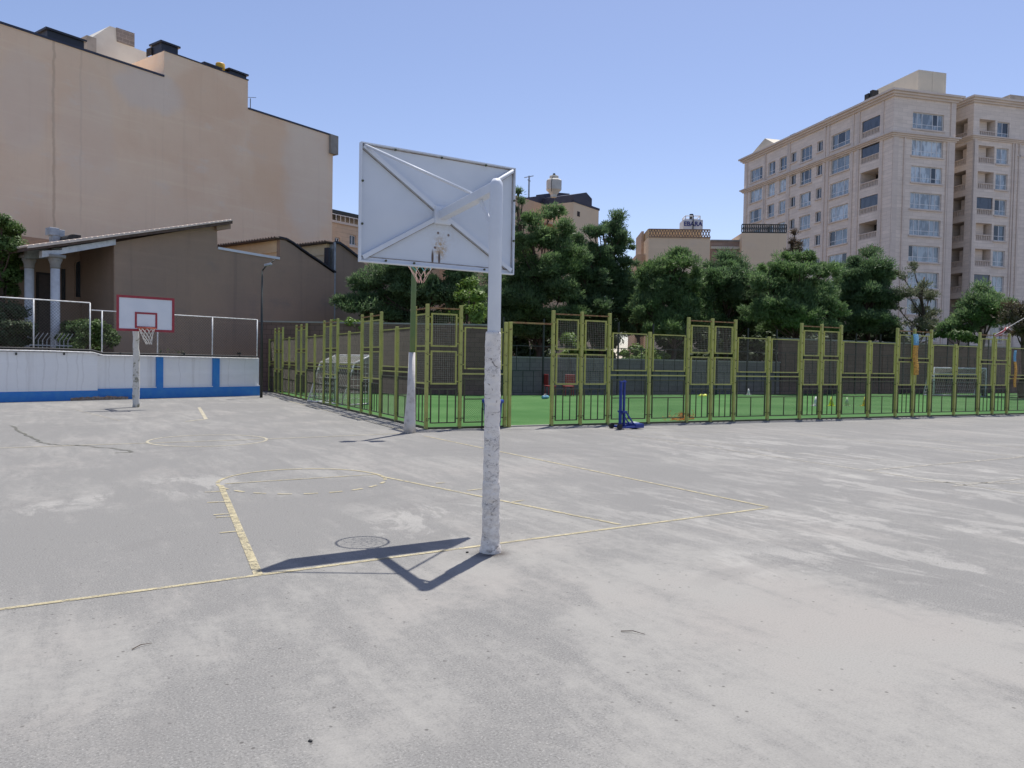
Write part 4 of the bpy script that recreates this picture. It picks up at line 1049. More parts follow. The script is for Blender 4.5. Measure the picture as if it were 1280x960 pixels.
def bbox(b, T, u0, v0, z0, u1, v1, z1):
    c = [T(u, v, z) for u in (u0,u1) for v in (v0,v1) for z in (z0,z1)]
    xs, ys, zs = zip(*c); b.box(min(xs), min(ys), min(zs), max(xs), max(ys), max(zs))
wrng = random.Random(21)
def window(t, T, key, u0, u1, z0, z1, d, cols, glass, trans=.30):
    """window part: frame mesh + glass sub-part; panes split by mullions and a transom"""
    b = MB(); f = .075
    def bx(a0, c0, a1, c1, y0, y1): bbox(b, T, a0, y0, c0, a1, y1, c1)
    bx(u0,z0,u1,z0+f,d-.09,d-.02); bx(u0,z1-f,u1,z1,d-.09,d-.02); bx(u0,z0+f,u0+f,z1-f,d-.09,d-.02); bx(u1-f,z0+f,u1,z1-f,d-.09,d-.02)
    W_ = u1-u0
    for c in cols: bx(u0+W_*c-.04,z0+f,u0+W_*c+.04,z1-f,d-.085,d-.022)
    if trans: zt_ = z0+(z1-z0)*trans; bx(u0+f,zt_-.03,u1-f,zt_+.03,d-.08,d-.024)
    o = b.build('window', M['pvc'], t)
    b = MB(); bbox(b, T, u0-.15, -.15, z0-.21, u1+.15, -.002, z0-.03); b.build('sill', M['trim_stone'], o)
    b = MB(); b2 = [T(u0+f,d-.05,z0+f),T(u1-f,d-.05,z0+f),T(u1-f,d-.05,z1-f),T(u0+f,d-.05,z1-f)]
    bbox(b, T, u0+.02, d-.055, z0+.02, u1-.02, d-.045, z1-.02); b.build('pane', glass, o)
    if cols and wrng.random() < .45:
        ed = [0]+list(cols)+[1]; q = wrng.randrange(len(ed)-1); zz_ = z0+(z1-z0)*trans if trans and wrng.random() < .7 else z0+f
        b = MB(); bbox(b, T, u0+W_*ed[q]+.07, d-.068, zz_+.04, u0+W_*ed[q+1]-.07, d-.056, z1-f-.01); b.build('open_sash', M['glass_dark'], o)
    return o
def balcony_rail(t, T, u0, u1, z0, mat, h=.85, v0=.02, dark=None):
    b = MB()
    bbox(b, T, u0+.01, v0, z0+h-.12, u1-.01, v0+.22, z0+h); bbox(b, T, u0+.01, v0, z0+.01, u1-.01, v0+.22, z0+.14)
    n = max(3, int((u1-u0)/.26))
    for i in range(n):
        x = u0+(u1-u0)*(i+.5)/n; bbox(b, T, x-.065, v0+.04, z0+.141, x+.065, v0+.17, z0+h-.121)
    return b.build('balustrade', mat, t)

# ================================================================== big travertine block on the right
AF = Frame(1107, 94.0, 107.5)
M['travertine'] = m_stone('travertine_cladding', (.86,.745,.64), (.76,.66,.565), (.56,.48,.41), 1.3, .46, .8)
M['trim_stone'] = m_stone('stone_trim', (.74,.64,.55), (.68,.585,.505), (.54,.46,.40), 2.4, 1.5, .6)
M['balu'] = simple('stone_baluster', (.66,.56,.47), (.55,.46,.39), 3, .85)
I = lambda u, v, z: (u, v, z)
def S_(u, v, z): return (v, u, z)      # left flank: runs back along y, outward is -x
t = thing('apartment_building', 'tall cream stone-clad apartment block at the right with rows of white-framed windows', 'building', AF.o, AF.rot)
fz = lambda py, px=1160: AF.front(px, py)[1]
ytop = [142.5,175.5,208,241,273.7,306.4,339.5]; ybot = [162,195.7,229.5,261.7,295.5,327.4,360.5]
rows = [(fz(b_), fz(a_)) for a_, b_ in zip(ytop, ybot)]
pitch_ = (rows[1][0]-rows[6][0])/5
hh = rows[1][1]-rows[1][0]
zr = [rows[0][0]]+[rows[1][0]-pitch_*k for k in range(0, 9)]
zr = [z for z in zr if z > 1.5]
zRoof = AF.front(1107, 113)[1]; zMid = AF.front(1107, 166)[1]
u1m = AF.front(1190.5, 250)[0]; vLm = AF.side(931, 195)[0]
wu0 = AF.front(1141, 152)[0]; wu1 = AF.front(1180, 153)[0]
cols_L = dict(A=(1077.5,1100,154), B=(1039.5,1062.5,170), C=(1021.5,1028.5,180), D=(1001,1015,188), E=(989,995.5,192), F_=(974.5,983.5,201), G_=(960.5,969,208), H=(938,953,215))
holes_F = [(wu0, wu1, z, z+hh, .28) for z in zr]
holes_L = []; meta = []
for k, (xa, xb, yy) in cols_L.items():
    vb = AF.side(xa, yy)[0]; va = AF.side(xb, yy)[0]
    for i, z in enumerate(zr):
        if k == 'A': holes_L.append((va, vb, z-.15, z+hh+.1, 2.4)); meta.append((k, i, va, vb, z-.15, z+hh+.1))
        elif k in 'CE': holes_L.append((va, vb, z+hh*.28, z+hh, .28)); meta.append((k, i, va, vb, z+hh*.28, z+hh))
        else: holes_L.append((va, vb, z, z+hh, .28)); meta.append((k, i, va, vb, z, z+hh))
b = MB(); facade(b, 0, u1m, 0, zRoof, holes_F)
facade(b, 0, vLm, 0, zRoof, holes_L, 0, S_)
b.quad((0,0,zRoof-.3),(u1m,0,zRoof-.3),(u1m,vLm,zRoof-.3),(0,vLm,zRoof-.3)); b.quad((u1m,0,0),(u1m,30,0),(u1m,30,zRoof),(u1m,0,zRoof)); b.quad((0,vLm,0),(u1m,vLm,0),(u1m,vLm,zRoof),(0,vLm,zRoof))
b.build('wall', M['travertine'], t)
rg = random.Random(4)
for i, z in enumerate(zr): window(t, I, 'f', wu0, wu1, z, z+hh, .28, (.17,.33,.67,.83), M['glass_sky'])
for k, i, va, vb, z0, z1 in meta:
    if k == 'A':
        balcony_rail(t, S_, va, vb, z0, M['balu'])
        if (i in (0,1,3)): b = MB(); bbox(b, S_, va+.02, .12, z0+.86, vb-.02, .15, z1-.02); b.build('balcony_glazing', M['glass_grey'], t)
        else:
            b = MB(); bbox(b, S_, va+.02, 2.3, z0+.02, vb-.02, 2.36, z1-.02); b.build('balcony_shade_sheet', M['opening_shade'], t)  # dark sheet paints the shade of the deep balcony recess
    elif k in 'CE': window(t, S_, 's', va, vb, z0, z1, .28, (.5,), M['glass_dark'] if rg.random() < .5 else M['glass_sky'], 0)
    elif k in 'DBH': window(t, S_, 'm', va, vb, z0, z1, .28, (.3,.7), M['glass_sky'])
    else: window(t, S_, 'd', va, vb, z0, z1, .28, (.5,), M['glass_sky'])
# cornices
def cornice(b, z, segs, pr, hgt, U1, V1):
    for j in range(segs):
        p = pr*(j+1)/segs; a = z+hgt*j/segs; c = z+hgt*(j+1)/segs-.002
        b.box(-p,-p,a,U1+p,-.002,c); b.box(-p,-.0021,a,-.002,V1+p,c)
b = MB(); cornice(b, zRoof-.55, 3, .75, .75, u1m, vLm); b.build('roof_cornice', M['trim_stone'], t)
b = MB(); cornice(b, zMid-.35, 3, .55, .55, u1m, vLm); b.build('floor_cornice', M['trim_stone'], t)
# pilasters and sills
b = MB()
for a_, c_ in ((0.02,.75),(wu0-1.2,wu0-1.0),(wu1+.5,wu1+.7),(u1m-.9,u1m)): b.box(a_,-.14,0,c_,-.002,zMid-.36)
b.box(u1m-.7,-.14,zMid+.21,u1m,-.002,zRoof-.56)
vv = {k: (AF.side(x2, yy)[0], AF.side(x1, yy)[0]) for k, (x1, x2, yy) in cols_L.items()}
gaps = [(vv['A'][0]-.5,), (vv['A'][1]+.5,), (vv['B'][0]-.6,), (vv['B'][1]+.55,), (vv['C'][0]-.5,), (vv['E'][1]+.7,), (vv['F_'][0]-.7,), (vv['G_'][1]+.8,), (vv['H'][0]-.9,), (vv['H'][1]+.9,)]
for (g_,) in gaps:
    b.box(-.13, g_-.22, 0, -.002, g_+.22, zMid-.36); b.box(-.11, g_-.2, zMid+.21, -.002, g_+.2, zRoof-.56)
b.build('pilaster', M['trim_stone'], t)
# roof structures
pu0, pz1 = AF.front(1148.5, 87, 3); pu1, _ = AF.front(1183, 92, 3); pv = AF.side(1096, 110, pu0)[0]
M['roof_cream'] = simple('cream_roof_panels', (.60,.55,.45), (.54,.5,.41), .5, .8)
b = MB(); b.box(pu0,3,zRoof-.3,pu1,min(max(pv,10),26),pz1); ph_ = b.build('penthouse', M['roof_cream'], t)
b = MB(); b.box(pu0-.3,2.2,zRoof-.2,pu1+.4,2.95,zRoof+1.1); b.box((pu0+pu1)/2-.02,2.97,zRoof,(pu0+pu1)/2+.02,2.998,pz1); b.build('penthouse_base', M['roof_cream'], ph_)
cv = (AF.side(1085, 110, 1.0)[0], zRoof+.55)
b = MB(); b.box(1.0,cv[0]-.8,zRoof-.3,2.0,cv[0]+.7,cv[1]+.6); ch = b.build('chimney', M['concrete'], t)
b = MB(); b.box(.95,cv[0]-.2,cv[1]+.61,1.7,cv[0]+.55,cv[1]+1.25); b.box(1.1,cv[0]-.75,cv[1]+.61,2.0,cv[0]-.25,cv[1]+1.5); b.build('cowl', M['black'], ch)
va = AF.side(1056, 130, 2.0)[0]; vb = AF.side(1021, 146, 2.0); b = MB(); b.box(1.2,va,zRoof-.3,1.5,vb[0],zRoof+1.0); b.build('roof_parapet', M['roof_cream'], t)
for px, py in ((992,160),(1036,138)):
    c_ = AF.side(px, py, 1.5); b = MB(); c_ = (c_[0], zRoof+.75); b.box(1.3,c_[0]-.7,zRoof-.3,2.2,c_[0]+.5,c_[1]+.1); c2_ = b.build('chimney', M['roof_cream'], t)
    b = MB(); b.box(1.25,c_[0]-.75,c_[1]+.101,2.25,c_[0]+.55,c_[1]+.5); b.build('cowl', M['black'], c2_)
va, z0 = AF.side(972, 184, .3); vb = AF.side(936, 197, .3)[0]; vm, zm = AF.side(957, 173, .3)
b = MB(); n_ = [(va,zRoof+.2),(vb,zRoof+.2),(vm,zm)]
b.add([(.2,y,z) for y,z in n_]+[(6,y,z) for y,z in n_], [(0,1,2),(5,4,3),(0,3,4,1),(1,4,5,2),(2,5,3,0)]); b.build('pediment', M['roof_cream'], t)
# ---- right wing
u0w = AF.front(1213.5, 250)[0]; fzw = lambda py: AF.front(1231, py)[1]
WU = u0w; U2 = AF.front(1420, 200)[0]
t2 = thing('apartment_building', 'right-hand wing of cream stone flats, cut off by the picture edge', 'building', AF.world(WU, 0), AF.rot)
T0 = lambda u, v, z: (u, v, z)
zc = lambda x: AF.front(x, 250)[0]-WU
bu0, bu1 = zc(1221), zc(1241); wu0w, wu1w = zc(1243.5), zc(1258.5); wu2, wu3 = zc(1300), zc(1330)
SH = 10.5
hF = [(bu0,bu1,z-.2,z+hh+.1,2.4) for z in zr]+[(wu0w,wu1w,z,z+hh,.28) for z in zr]+[(wu2,wu3,z,z+hh,.28) for z in zr]
sv1 = max(3.5, AF.side(1192.5, 250, WU)[0]-.2); sv0 = .9; print('SV', sv1)
hS = [(sv0,sv1,z-.2,z+hh+.35,3.0) for z in zr]
zRw = AF.front(1219, 123)[1]
b = MB(); facade(b, 0, U2-WU, 0, zRw, hF); facade(b, 0, 30, 0, zRw, hS, 0, S_)
b.quad((0,0,zRw-.3),(U2-WU,0,zRw-.3),(U2-WU,30,zRw-.3),(0,30,zRw-.3)); b.build('wall', M['travertine'], t2)
for i, z in enumerate(zr):
    balcony_rail(t2, T0, bu0, bu1, z-.2, M['balu']); balcony_rail(t2, S_, sv0, sv1, z-.2, M['balu'])
    if i in (3,6): b = MB(); b.box(bu0+.02,.12,z+.66,bu1-.02,.15,z+hh+.08); b.build('balcony_glazing', M['glass_grey'], t2)
    b = MB(); b.box(bu0+.02,2.3,z-.18,bu1-.02,2.36,z+hh+.08); b.build('balcony_shade_sheet', M['opening_shade'], t2)  # shade of the front balcony recess, painted as a dark sheet
    b = MB(); b.box(2.9,sv0+.02,z-.18,2.96,sv1-.02,z+hh+.33); b.build('balcony_shade_sheet', M['opening_shade'], t2)  # shade of the side balcony recess, also a dark sheet
    window(t2, T0, 'w', wu0w, wu1w, z, z+hh, .28, (.5,), M['glass_sky']); window(t2, T0, 'w2', wu2, wu3, z, z+hh, .28, (.33,.66), M['glass_sky'])
b = MB()
cornice(b, zRw-.5, 3, .7, .7, U2-WU, 30); b.build('roof_cornice', M['trim_stone'], t2)
zMw = AF.front(1213, 170.5)[1]
b = MB(); cornice(b, zMw-.3, 3, .5, .5, U2-WU, 30); b.build('floor_cornice', M['trim_stone'], t2)
b = MB()
for a_, c_ in ((.02,.6),(bu0-.9,bu0-.7),(wu1w+.55,wu1w+.75),(zc(1266),zc(1268)),(zc(1271),zc(1273))): b.box(a_,-.14,0,c_,-.002,zMw-.31)
b.box(zc(1268)+.01,-.14,zMw-1.9,zc(1420)-.1,-.002,zMw-1.7)
b.build('pilaster', M['trim_stone'], t2)
ru, rz = AF.front(1263, 119, 1.5); b = MB(); b.box(ru-WU,1.5,zRw-.3,U2-WU,8,rz+.1); b.build('roof_box', M['concrete'], t2)

# ================================================================== middle distance buildings
CF = Frame(713, 78.0, 67.6)
cz = lambda x, y, v=0: CF.front(x, y, v)
t = thing('apartment_building', 'brown plastered building with navy roof rising behind the pines, under a white cooling tower', 'building', CF.o, CF.rot)
uR_, zT = cz(748.5, 263); zT = cz(713, 251)[1]
sv_ = lambda x, y, u=0: CF.side(x, y, u)
vb = sv_(652, 255)[0] if True else 10
vb = min(max(vb, 6), 40)
M['brown_plaster'] = m_plaster('brown_orange_plaster', (.66,.46,.31), (.60,.42,.28), (.60,.44,.31), (.4,.28,.19), .3)
zA = zT
M['tan_face'] = m_plaster('tan_face', (.80,.64,.45), (.76,.60,.42), (.76,.61,.45), (.5,.38,.28), .3)
vk = 3.0
b = MB(); b.box(0,0,0,uR_,12,zA); b.build('wall', M['tan_face'], t)
b = MB(); b.box(-6.0,vk,0,-.002,12,zA-.1); b.box(-9.5,vk+2.5,0,-6.002,14,zA-.35)
b.build('rear_wing', M['brown_plaster'], t)
b = MB(); b.box(-2.6,vk-1.6,zA-2.4,-.003,vk-.002,zA-2.2); b.build('canopy', M['brown_plaster'], t)
b = MB(); b.box(-.05,-.06,zA+.002,uR_+.1,.3,zA+.22); b.build('parapet_cap', M['navy_roof'], t)
ur0 = cz(690,250,4)[0]
pr = [cz(724,242,1.2), cz(733,240.5,1.2), cz(740,248.5,1.2), cz(740,262,1.2)]
b = MB(); b.prism([(cz(717,243,1.2)[0],zA-.2), cz(717,243,1.2), pr[1], pr[2], (pr[2][0], zA-.2)], 1.2, 9); b.build('roof_shed', M['navy_roof'], t)
q = [cz(661,253.5,5), cz(661,246.5,5), cz(674,245,5), cz(674,243.2,5), cz(696,240.5,5), cz(712,242,5), cz(712,254,5)]
b = MB(); b.prism(q, 5, 5.4); b.box(q[0][0],5.41,zA-.3,q[-1][0],11,q[1][1]); b.build('roof_screen', M['navy_roof'], t)
wn_ = cz(723, 267.5); b = MB(); b.box(wn_[0]-.25,-.03,wn_[1]-.25,wn_[0]+.25,-.002,wn_[1]+.25); b.build('vent_hole', M['opening_shade'], t)
u, z = cz(709, 249, -.0); sc2 = (CF.world(u, 1.5)-CAM).dot(fw)/F
p = CF.world(u, 1.6, 0); zz0 = cz(709, 250, 1.6)[1]
t = thing('cooling_tower', 'white octagonal cooling tower standing on the navy-roofed brown building', 'cooling tower', (p.x,p.y,zz0-.2), CF.rot+.3)
k = sc2
b = MB(); b.lathe([(4*k,0),(4*k,3*k),(7.5*k,7*k),(9.8*k,9*k),(9.8*k,20.5*k),(8.2*k,22*k)], n=8); b.build('casing', simple('dusty_white_grp', (.60,.59,.54), (.52,.51,.47), 1.5, .7), t)
b = MB(); b.lathe([(5.6*k,22.01*k),(5.6*k,26*k),(5.2*k,26.3*k)], n=16); b.build('fan_stack', simple('cream_grp', (.62,.59,.5), None, 2, .7), t)
b = MB(); b.lathe([(2*k,26.31*k),(2*k,28*k),(1.4*k,28.1*k),(1.4*k,29.5*k)], n=10); b.build('motor', M['dark_metal'], t)
b = MB(); b.tube([(-11*k,0,5*k),(-11.5*k,0,16*k),(-9*k,0,23*k),(-6*k,0,25*k)], .4*k, 6); b.build('hose', M['dark_metal'], t)
p = at(661, 244, 84); 
t = thing('roof_aerial', 'thin aerial mast rising left of the white cooling tower', 'aerial', (p.x,p.y,p.z-.6))
b = MB(); b.tube([(0,0,-2),(0,0,2.7)], .09, 6); b.build('mast', M['grey_metal'], t)
b = MB(); b.bar((-.55,.1,2.45),(.5,-.1,2.75),.08); b.bar((-.3,-.2,2.2),(.3,.2,2.2),.07); b.build('antenna', M['grey_metal'], t)

# tan houses and the rooftop tank with its lettering
TF = Frame(850, 82.0, 124)
tz = lambda x, y, v=0: TF.front(x, y, v)
t = thing('apartment_building', 'tan plastered house with lattice roof parapet carrying the lettered white tank', 'building', TF.o, TF.rot)
u0, z0 = tz(811, 297); u1, z1 = tz(888, 293.5); zt_ = (z0+z1)/2
b = MB(); b.box(u0,0,0,u1,9,zt_-.05); b.build('wall', M['tan_face'], t)
ul, zl_ = tz(796, 300, 2.5); ur_ = u0
b = MB(); b.box(ul,2.5,0,u0-.002,9,tz(800,318,2.5)[1]); b.box(tz(802,290,4)[0],4,0,u0-.003,9,tz(803,289,4)[1]); b.build('side_wing', simple('brick_tan', (.52,.36,.25), (.58,.45,.32), 2.5, .9), t)
b = MB(); b.box(u0+.1,1.5,zt_-.05,u1-.6,8,tz(850,286.5,1.5)[1]); b.build('roof_house', M['tan_plain'], t)
b = MB(); n_ = 22; h_ = tz(850,290.5)[1]-zt_ + .25
for i in range(n_):
    a_ = u0+(u1-u0)*i/n_; c_ = u0+(u1-u0)*(i+1)/n_; m_ = (a_+c_)/2; w_ = .07
    b.bar((a_,.1,zt_-.04),(c_,.1,zt_+h_),w_,.1); b.bar((a_,.1,zt_+h_),(c_,.1,zt_-.04),w_,.09)
b.box(u0,.0,zt_+h_,u1,.2,zt_+h_+.12); b.box(u0,-.1,zt_-.16,u1,.25,zt_-.051)
b.build('lattice_parapet', simple('brown_lattice', (.34,.23,.16), None, 3, .8), t)
# tank
u0t, zb_ = tz(853.5, 286, 3); u1t, zt2_ = tz(879, 274, 3); zfr = tz(866, 269.5, 3)[1]
p = TF.world((u0t+u1t)/2, 3, zb_-.3); wt = u1t-u0t; ht = zt2_-zb_+.3
t = thing('rooftop_tank', 'white rooftop tank with blue capital letters and a rail frame on top', 'tank', p, TF.rot)
b = MB(); b.box(-wt/2,0,0,wt/2,2.2,ht); b.build('body', simple('white_tank', (.60,.62,.65), (.52,.54,.57), 2, .6), t, bevel=.12)
b = MB(); hf = zfr-zt2_
for x in (-wt*.36, 0, wt*.36):
    for y in (.2, 2.0): b.tube([(x,y,ht),(x,y,ht+hf)], .06, 6)
for y in (.2, 2.0): b.tube([(-wt*.36,y,ht+hf),(wt*.36,y,ht+hf)], .06, 6)
for x in (-wt*.36, wt*.36): b.tube([(x,.2,ht+hf),(x,2.0,ht+hf)], .06, 6)
b.build('top_frame', M['pvc'], t)
b = MB(); b.box(-.05,-.085,0,.05,-.045,ht+hf); b.tube([(0,1,ht),(0,1,ht+hf+.35)], .22, 8); b.build('fill_pipe', M['dark_metal'], t)
fc = bpy.data.curves.new('lettering', 'FONT'); fc.body = 'EBARA'; fc.size = 1.45; fc.align_x = 'CENTER'; fc.align_y = 'CENTER'; fc.extrude = .02; fc.offset = .03; fc.space_character = 1.0
fo = bpy.data.objects.new('lettering', fc); COL.objects.link(fo)
bpy.context.view_layer.update(); dg = bpy.context.evaluated_depsgraph_get(); me = bpy.data.meshes.new_from_object(fo.evaluated_get(dg)); bpy.data.objects.remove(fo)
xs_ = [v.co.x for v in me.vertices]; sx = wt*.92/(max(xs_)-min(xs_))
lo = bpy.data.objects.new('lettering', me); COL.objects.link(lo); me.materials.clear(); me.materials.append(simple('blue_lettering', (.02,.03,.20), None, 2, .5)); lo.parent = t
lo.rotation_euler = (PI/2,0,0); lo.scale = (sx, sx, 1); lo.location = (0,-.035,ht*.60)
# brick link and second tan house with balustrade
t = thing('apartment_building', 'low brick link building with white band between the two tan houses', 'building', TF.world(0, 3), TF.rot)
a0, zA_ = tz(888.5, 301, 3); a1, _ = tz(928, 300, 3); zb1 = tz(908, 310, 3)[1]
b = MB(); b.box(a0,0,0,a1,6,zA_-.05); b.build('wall', m_stone('pinkish_brick', (.40,.28,.22), (.33,.23,.18), (.42,.36,.3), .5, .18), t)
b = MB(); b.box(a0,-.15,zb1-.12,a1-.05,-.002,zb1+.15); b.build('white_band', M['roof_cream'], t)
b = MB(); b.box(a0,-.1,zA_-.048,a1,.3,zA_+.12); b.build('parapet_cap', M['concrete'], t)
t = thing('apartment_building', 'tan plastered house with dark balustrade in front of the cream apartment block', 'building', TF.world(0, 2), TF.rot)
a0, zA_ = tz(927.5, 290.5, 2); a1, _ = tz(983.5, 288, 2)
b = MB(); b.box(a0,0,0,a1,8,zA_-.05); b.build('wall', M['tan_face'], t)
b = MB(); hb = tz(955,284.5,2)[1]-zA_+.3; n_ = 24
b.box(a0,.05,zA_+hb,a1,.2,zA_+hb+.1); b.box(a0,.0,zA_-.048,a1,.25,zA_+.08)
for i in range(n_+1):
    x = a0+(a1-a0)*i/n_; b.box(x-.05,.08,zA_+.081,x+.05,.18,zA_+hb-.001)
for i in range(n_): x = a0+(a1-a0)*(i+.5)/n_; b.bar((x-.12,.13,zA_+.1),(x+.12,.13,zA_+hb-.02),.06,.05)
b.build('balustrade', M['dark_metal'], t)
# stone-faced flats behind the near backboard
DF = Frame(432, 66.0, 67.6)
dz = lambda x, y, v=0: DF.front(x, y, v)
M['stone_brown'] = m_stone('warm_stone_cladding', (.74,.54,.37), (.66,.48,.33), (.5,.37,.26), 1.1, .34)
t = thing('apartment_building', 'warm stone-faced flats with roof pergola behind the near backboard, beside the beige building', 'building', DF.o, DF.rot)
zD = dz(432, 281)[1]; a0 = dz(405, 300)[0]; a1 = dz(622, 300)[0]
wins = []
for xa, xb, ya, yb in ((418.5,425,296,306),(437,445,293,307)):
    x0_, z1_ = dz(xa, ya); x1_, z0_ = dz(xb, yb); wins.append((x0_, x1_, z0_, z1_))
w_, h_ = wins[0][1]-wins[0][0], wins[0][3]-wins[0][2]
for i in range(1, 9): wins.append((wins[1][0]+i*2.9, wins[1][0]+i*2.9+w_, wins[0][2], wins[0][3]))
wins2 = [(a, b_, c-3.3, d-3.3) for a, b_, c, d in wins]; wins3 = [(a, b_, c-6.6, d-6.6) for a, b_, c, d in wins]
hs = [(*q_, .22) for q_ in wins+wins2+wins3 if q_[1] < a1-.3]
b = MB(); facade(b, a0, a1, 0, zD, hs); b.quad((a0,0,zD-.02),(a1,0,zD-.02),(a1,10,zD-.02),(a0,10,zD-.02)); b.quad((a1,0,0),(a1,10,0),(a1,10,zD),(a1,0,zD)); b.build('wall', M['stone_brown'], t)
for q_ in hs: window(t, I, 'x', q_[0], q_[1], q_[2], q_[3], .22, (.5,), M['glass_dark'], 0)
b = MB(); b.box(a0-.1,-.12,zD-.01,a1+.1,.3,zD+.18); b.build('parapet_cap', M['trim_stone'], t)
zP = dz(432, 268)[1]
b = MB(); b.box(a0,.3,zP,a1,4.5,zP+.28)
x = a0+1.6
while x < a1: b.box(x-.12,.35,zD+.181,x+.12,.6,zP-.001); x += 3.2
b.build('pergola', M['dark_metal'], t)
b = MB(); b.box(a0,.25,zD+.75,a1,.29,zD+.80)
x = a0
while x < a1: b.box(x,.25,zD+.181,x+.03,.28,zD+.749); x += .5
b.build('roof_railing', M['pvc'], t)

# ================================================================== vegetation
def leaf_mesh(name, V, mat, parent):
    """V: (n,k,3) little polygons, one island each"""
    n, k = V.shape[:2]
    me = bpy.data.meshes.new(name); me.vertices.add(n*k); me.loops.add(n*k); me.polygons.add(n)
    me.vertices.foreach_set('co', V.astype(np.float32).ravel()); me.loops.foreach_set('vertex_index', np.arange(n*k, dtype=np.int32))
    me.polygons.foreach_set('loop_start', np.arange(0, n*k, k, dtype=np.int32)); me.update(calc_edges=True); me.materials.append(mat)
    o = bpy.data.objects.new(name, me); COL.objects.link(o); o.parent = parent; return o
def unit(a): return a/np.maximum(np.linalg.norm(a, axis=-1, keepdims=True), 1e-9)
def blades(rng, org, dirs, ln, wd, nrm=None, jl=.35):
    n = len(org); side = unit(np.cross(dirs, rng.normal(size=(n,3)) if nrm is None else nrm)); L = ln*(1+jl*rng.uniform(-1,1,(n,1))); W = wd*(1+.3*rng.uniform(-1,1,(n,1)))
    return np.stack([org-side*W/2, org+side*W/2, org+dirs*L+side*W*.12, org+dirs*L-side*W*.12], 1)
def leaves(rng, org, nrm, size):
    n = len(org); u = unit(np.cross(nrm, rng.normal(size=(n,3)))); v = np.cross(nrm, u); s = size*(1+.4*rng.uniform(-1,1,(n,1)))
    return np.stack([org-u*s, org-v*s*.5, org+u*s, org+v*s*.5], 1)
def crown_lobes(rng, lobes, rc, per, cov=1.0, ln=.30, wd=.055, upb=.55, kind='pine', leaf=.12, gap=.12):
    out = []
    for (c, r) in lobes:
        c = np.array(c); r = np.array(r); area = 4*PI*((r[0]*r[1])**1.6/3+(r[0]*r[2])**1.6/3+(r[1]*r[2])**1.6/3)**(1/1.6)
        n = max(5, int(area/(PI*rc*rc)*1.9*cov)+2)
        d = unit(rng.normal(size=(n,3))); d[:,2] = np.where(d[:,2] < -.55, -d[:,2]*.6, d[:,2]); d = unit(d)
        k = rng.uniform(.68, 1.24, (n,1))**1.15 if kind == 'pine' else rng.uniform(.72, 1.08, (n,1)); ctr = c + d*r*k
        keep = rng.uniform(size=n) > gap; ctr, d = ctr[keep], d[keep]; n = len(ctr)
        rr = rc*rng.uniform(.5, 1.25, n)*np.where(k[keep][:,0] > 1.05, .62, 1.0)
        m = per; idx = np.repeat(np.arange(n), m)
        off = unit(rng.normal(size=(n*m,3)))*(rng.uniform(0,1,(n*m,1))**.45); off[:,2] = np.where(off[:,2] < -.45, -off[:,2]*.6, off[:,2])*.85 if kind == 'pine' else off[:,2]*.8
        org = ctr[idx] + off*rr[idx][:,None]
        if kind == 'pine':
            nr = unit(off*1.0 + d[idx]*.3 + np.array([0,0,.55]) + rng.normal(size=(n*m,3))*.35)
            dr = unit(off*.5 + d[idx]*.35 + np.array([0,0,upb]) + rng.normal(size=(n*m,3))*.6)
            out.append(blades(rng, org, dr, ln, wd, nr))
        else:
            nr = unit(off + d[idx]*.5 + np.array([0,0,.5]) + rng.normal(size=(n*m,3))*.55)
            out.append(leaves(rng, org, nr, leaf))
        # inner dark mass so that the crown does not look hollow
        mi = int(n*m*.10); org = c + unit(rng.normal(size=(mi,3)))*r*(rng.uniform(0,1,(mi,1))**.5)*.8
        if kind == 'pine': out.append(blades(rng, org, unit(rng.normal(size=(mi,3))), ln*1.6, wd*2.6))
        else: out.append(leaves(rng, org, unit(rng.normal(size=(mi,3))), leaf*1.8))
    return np.concatenate(out)
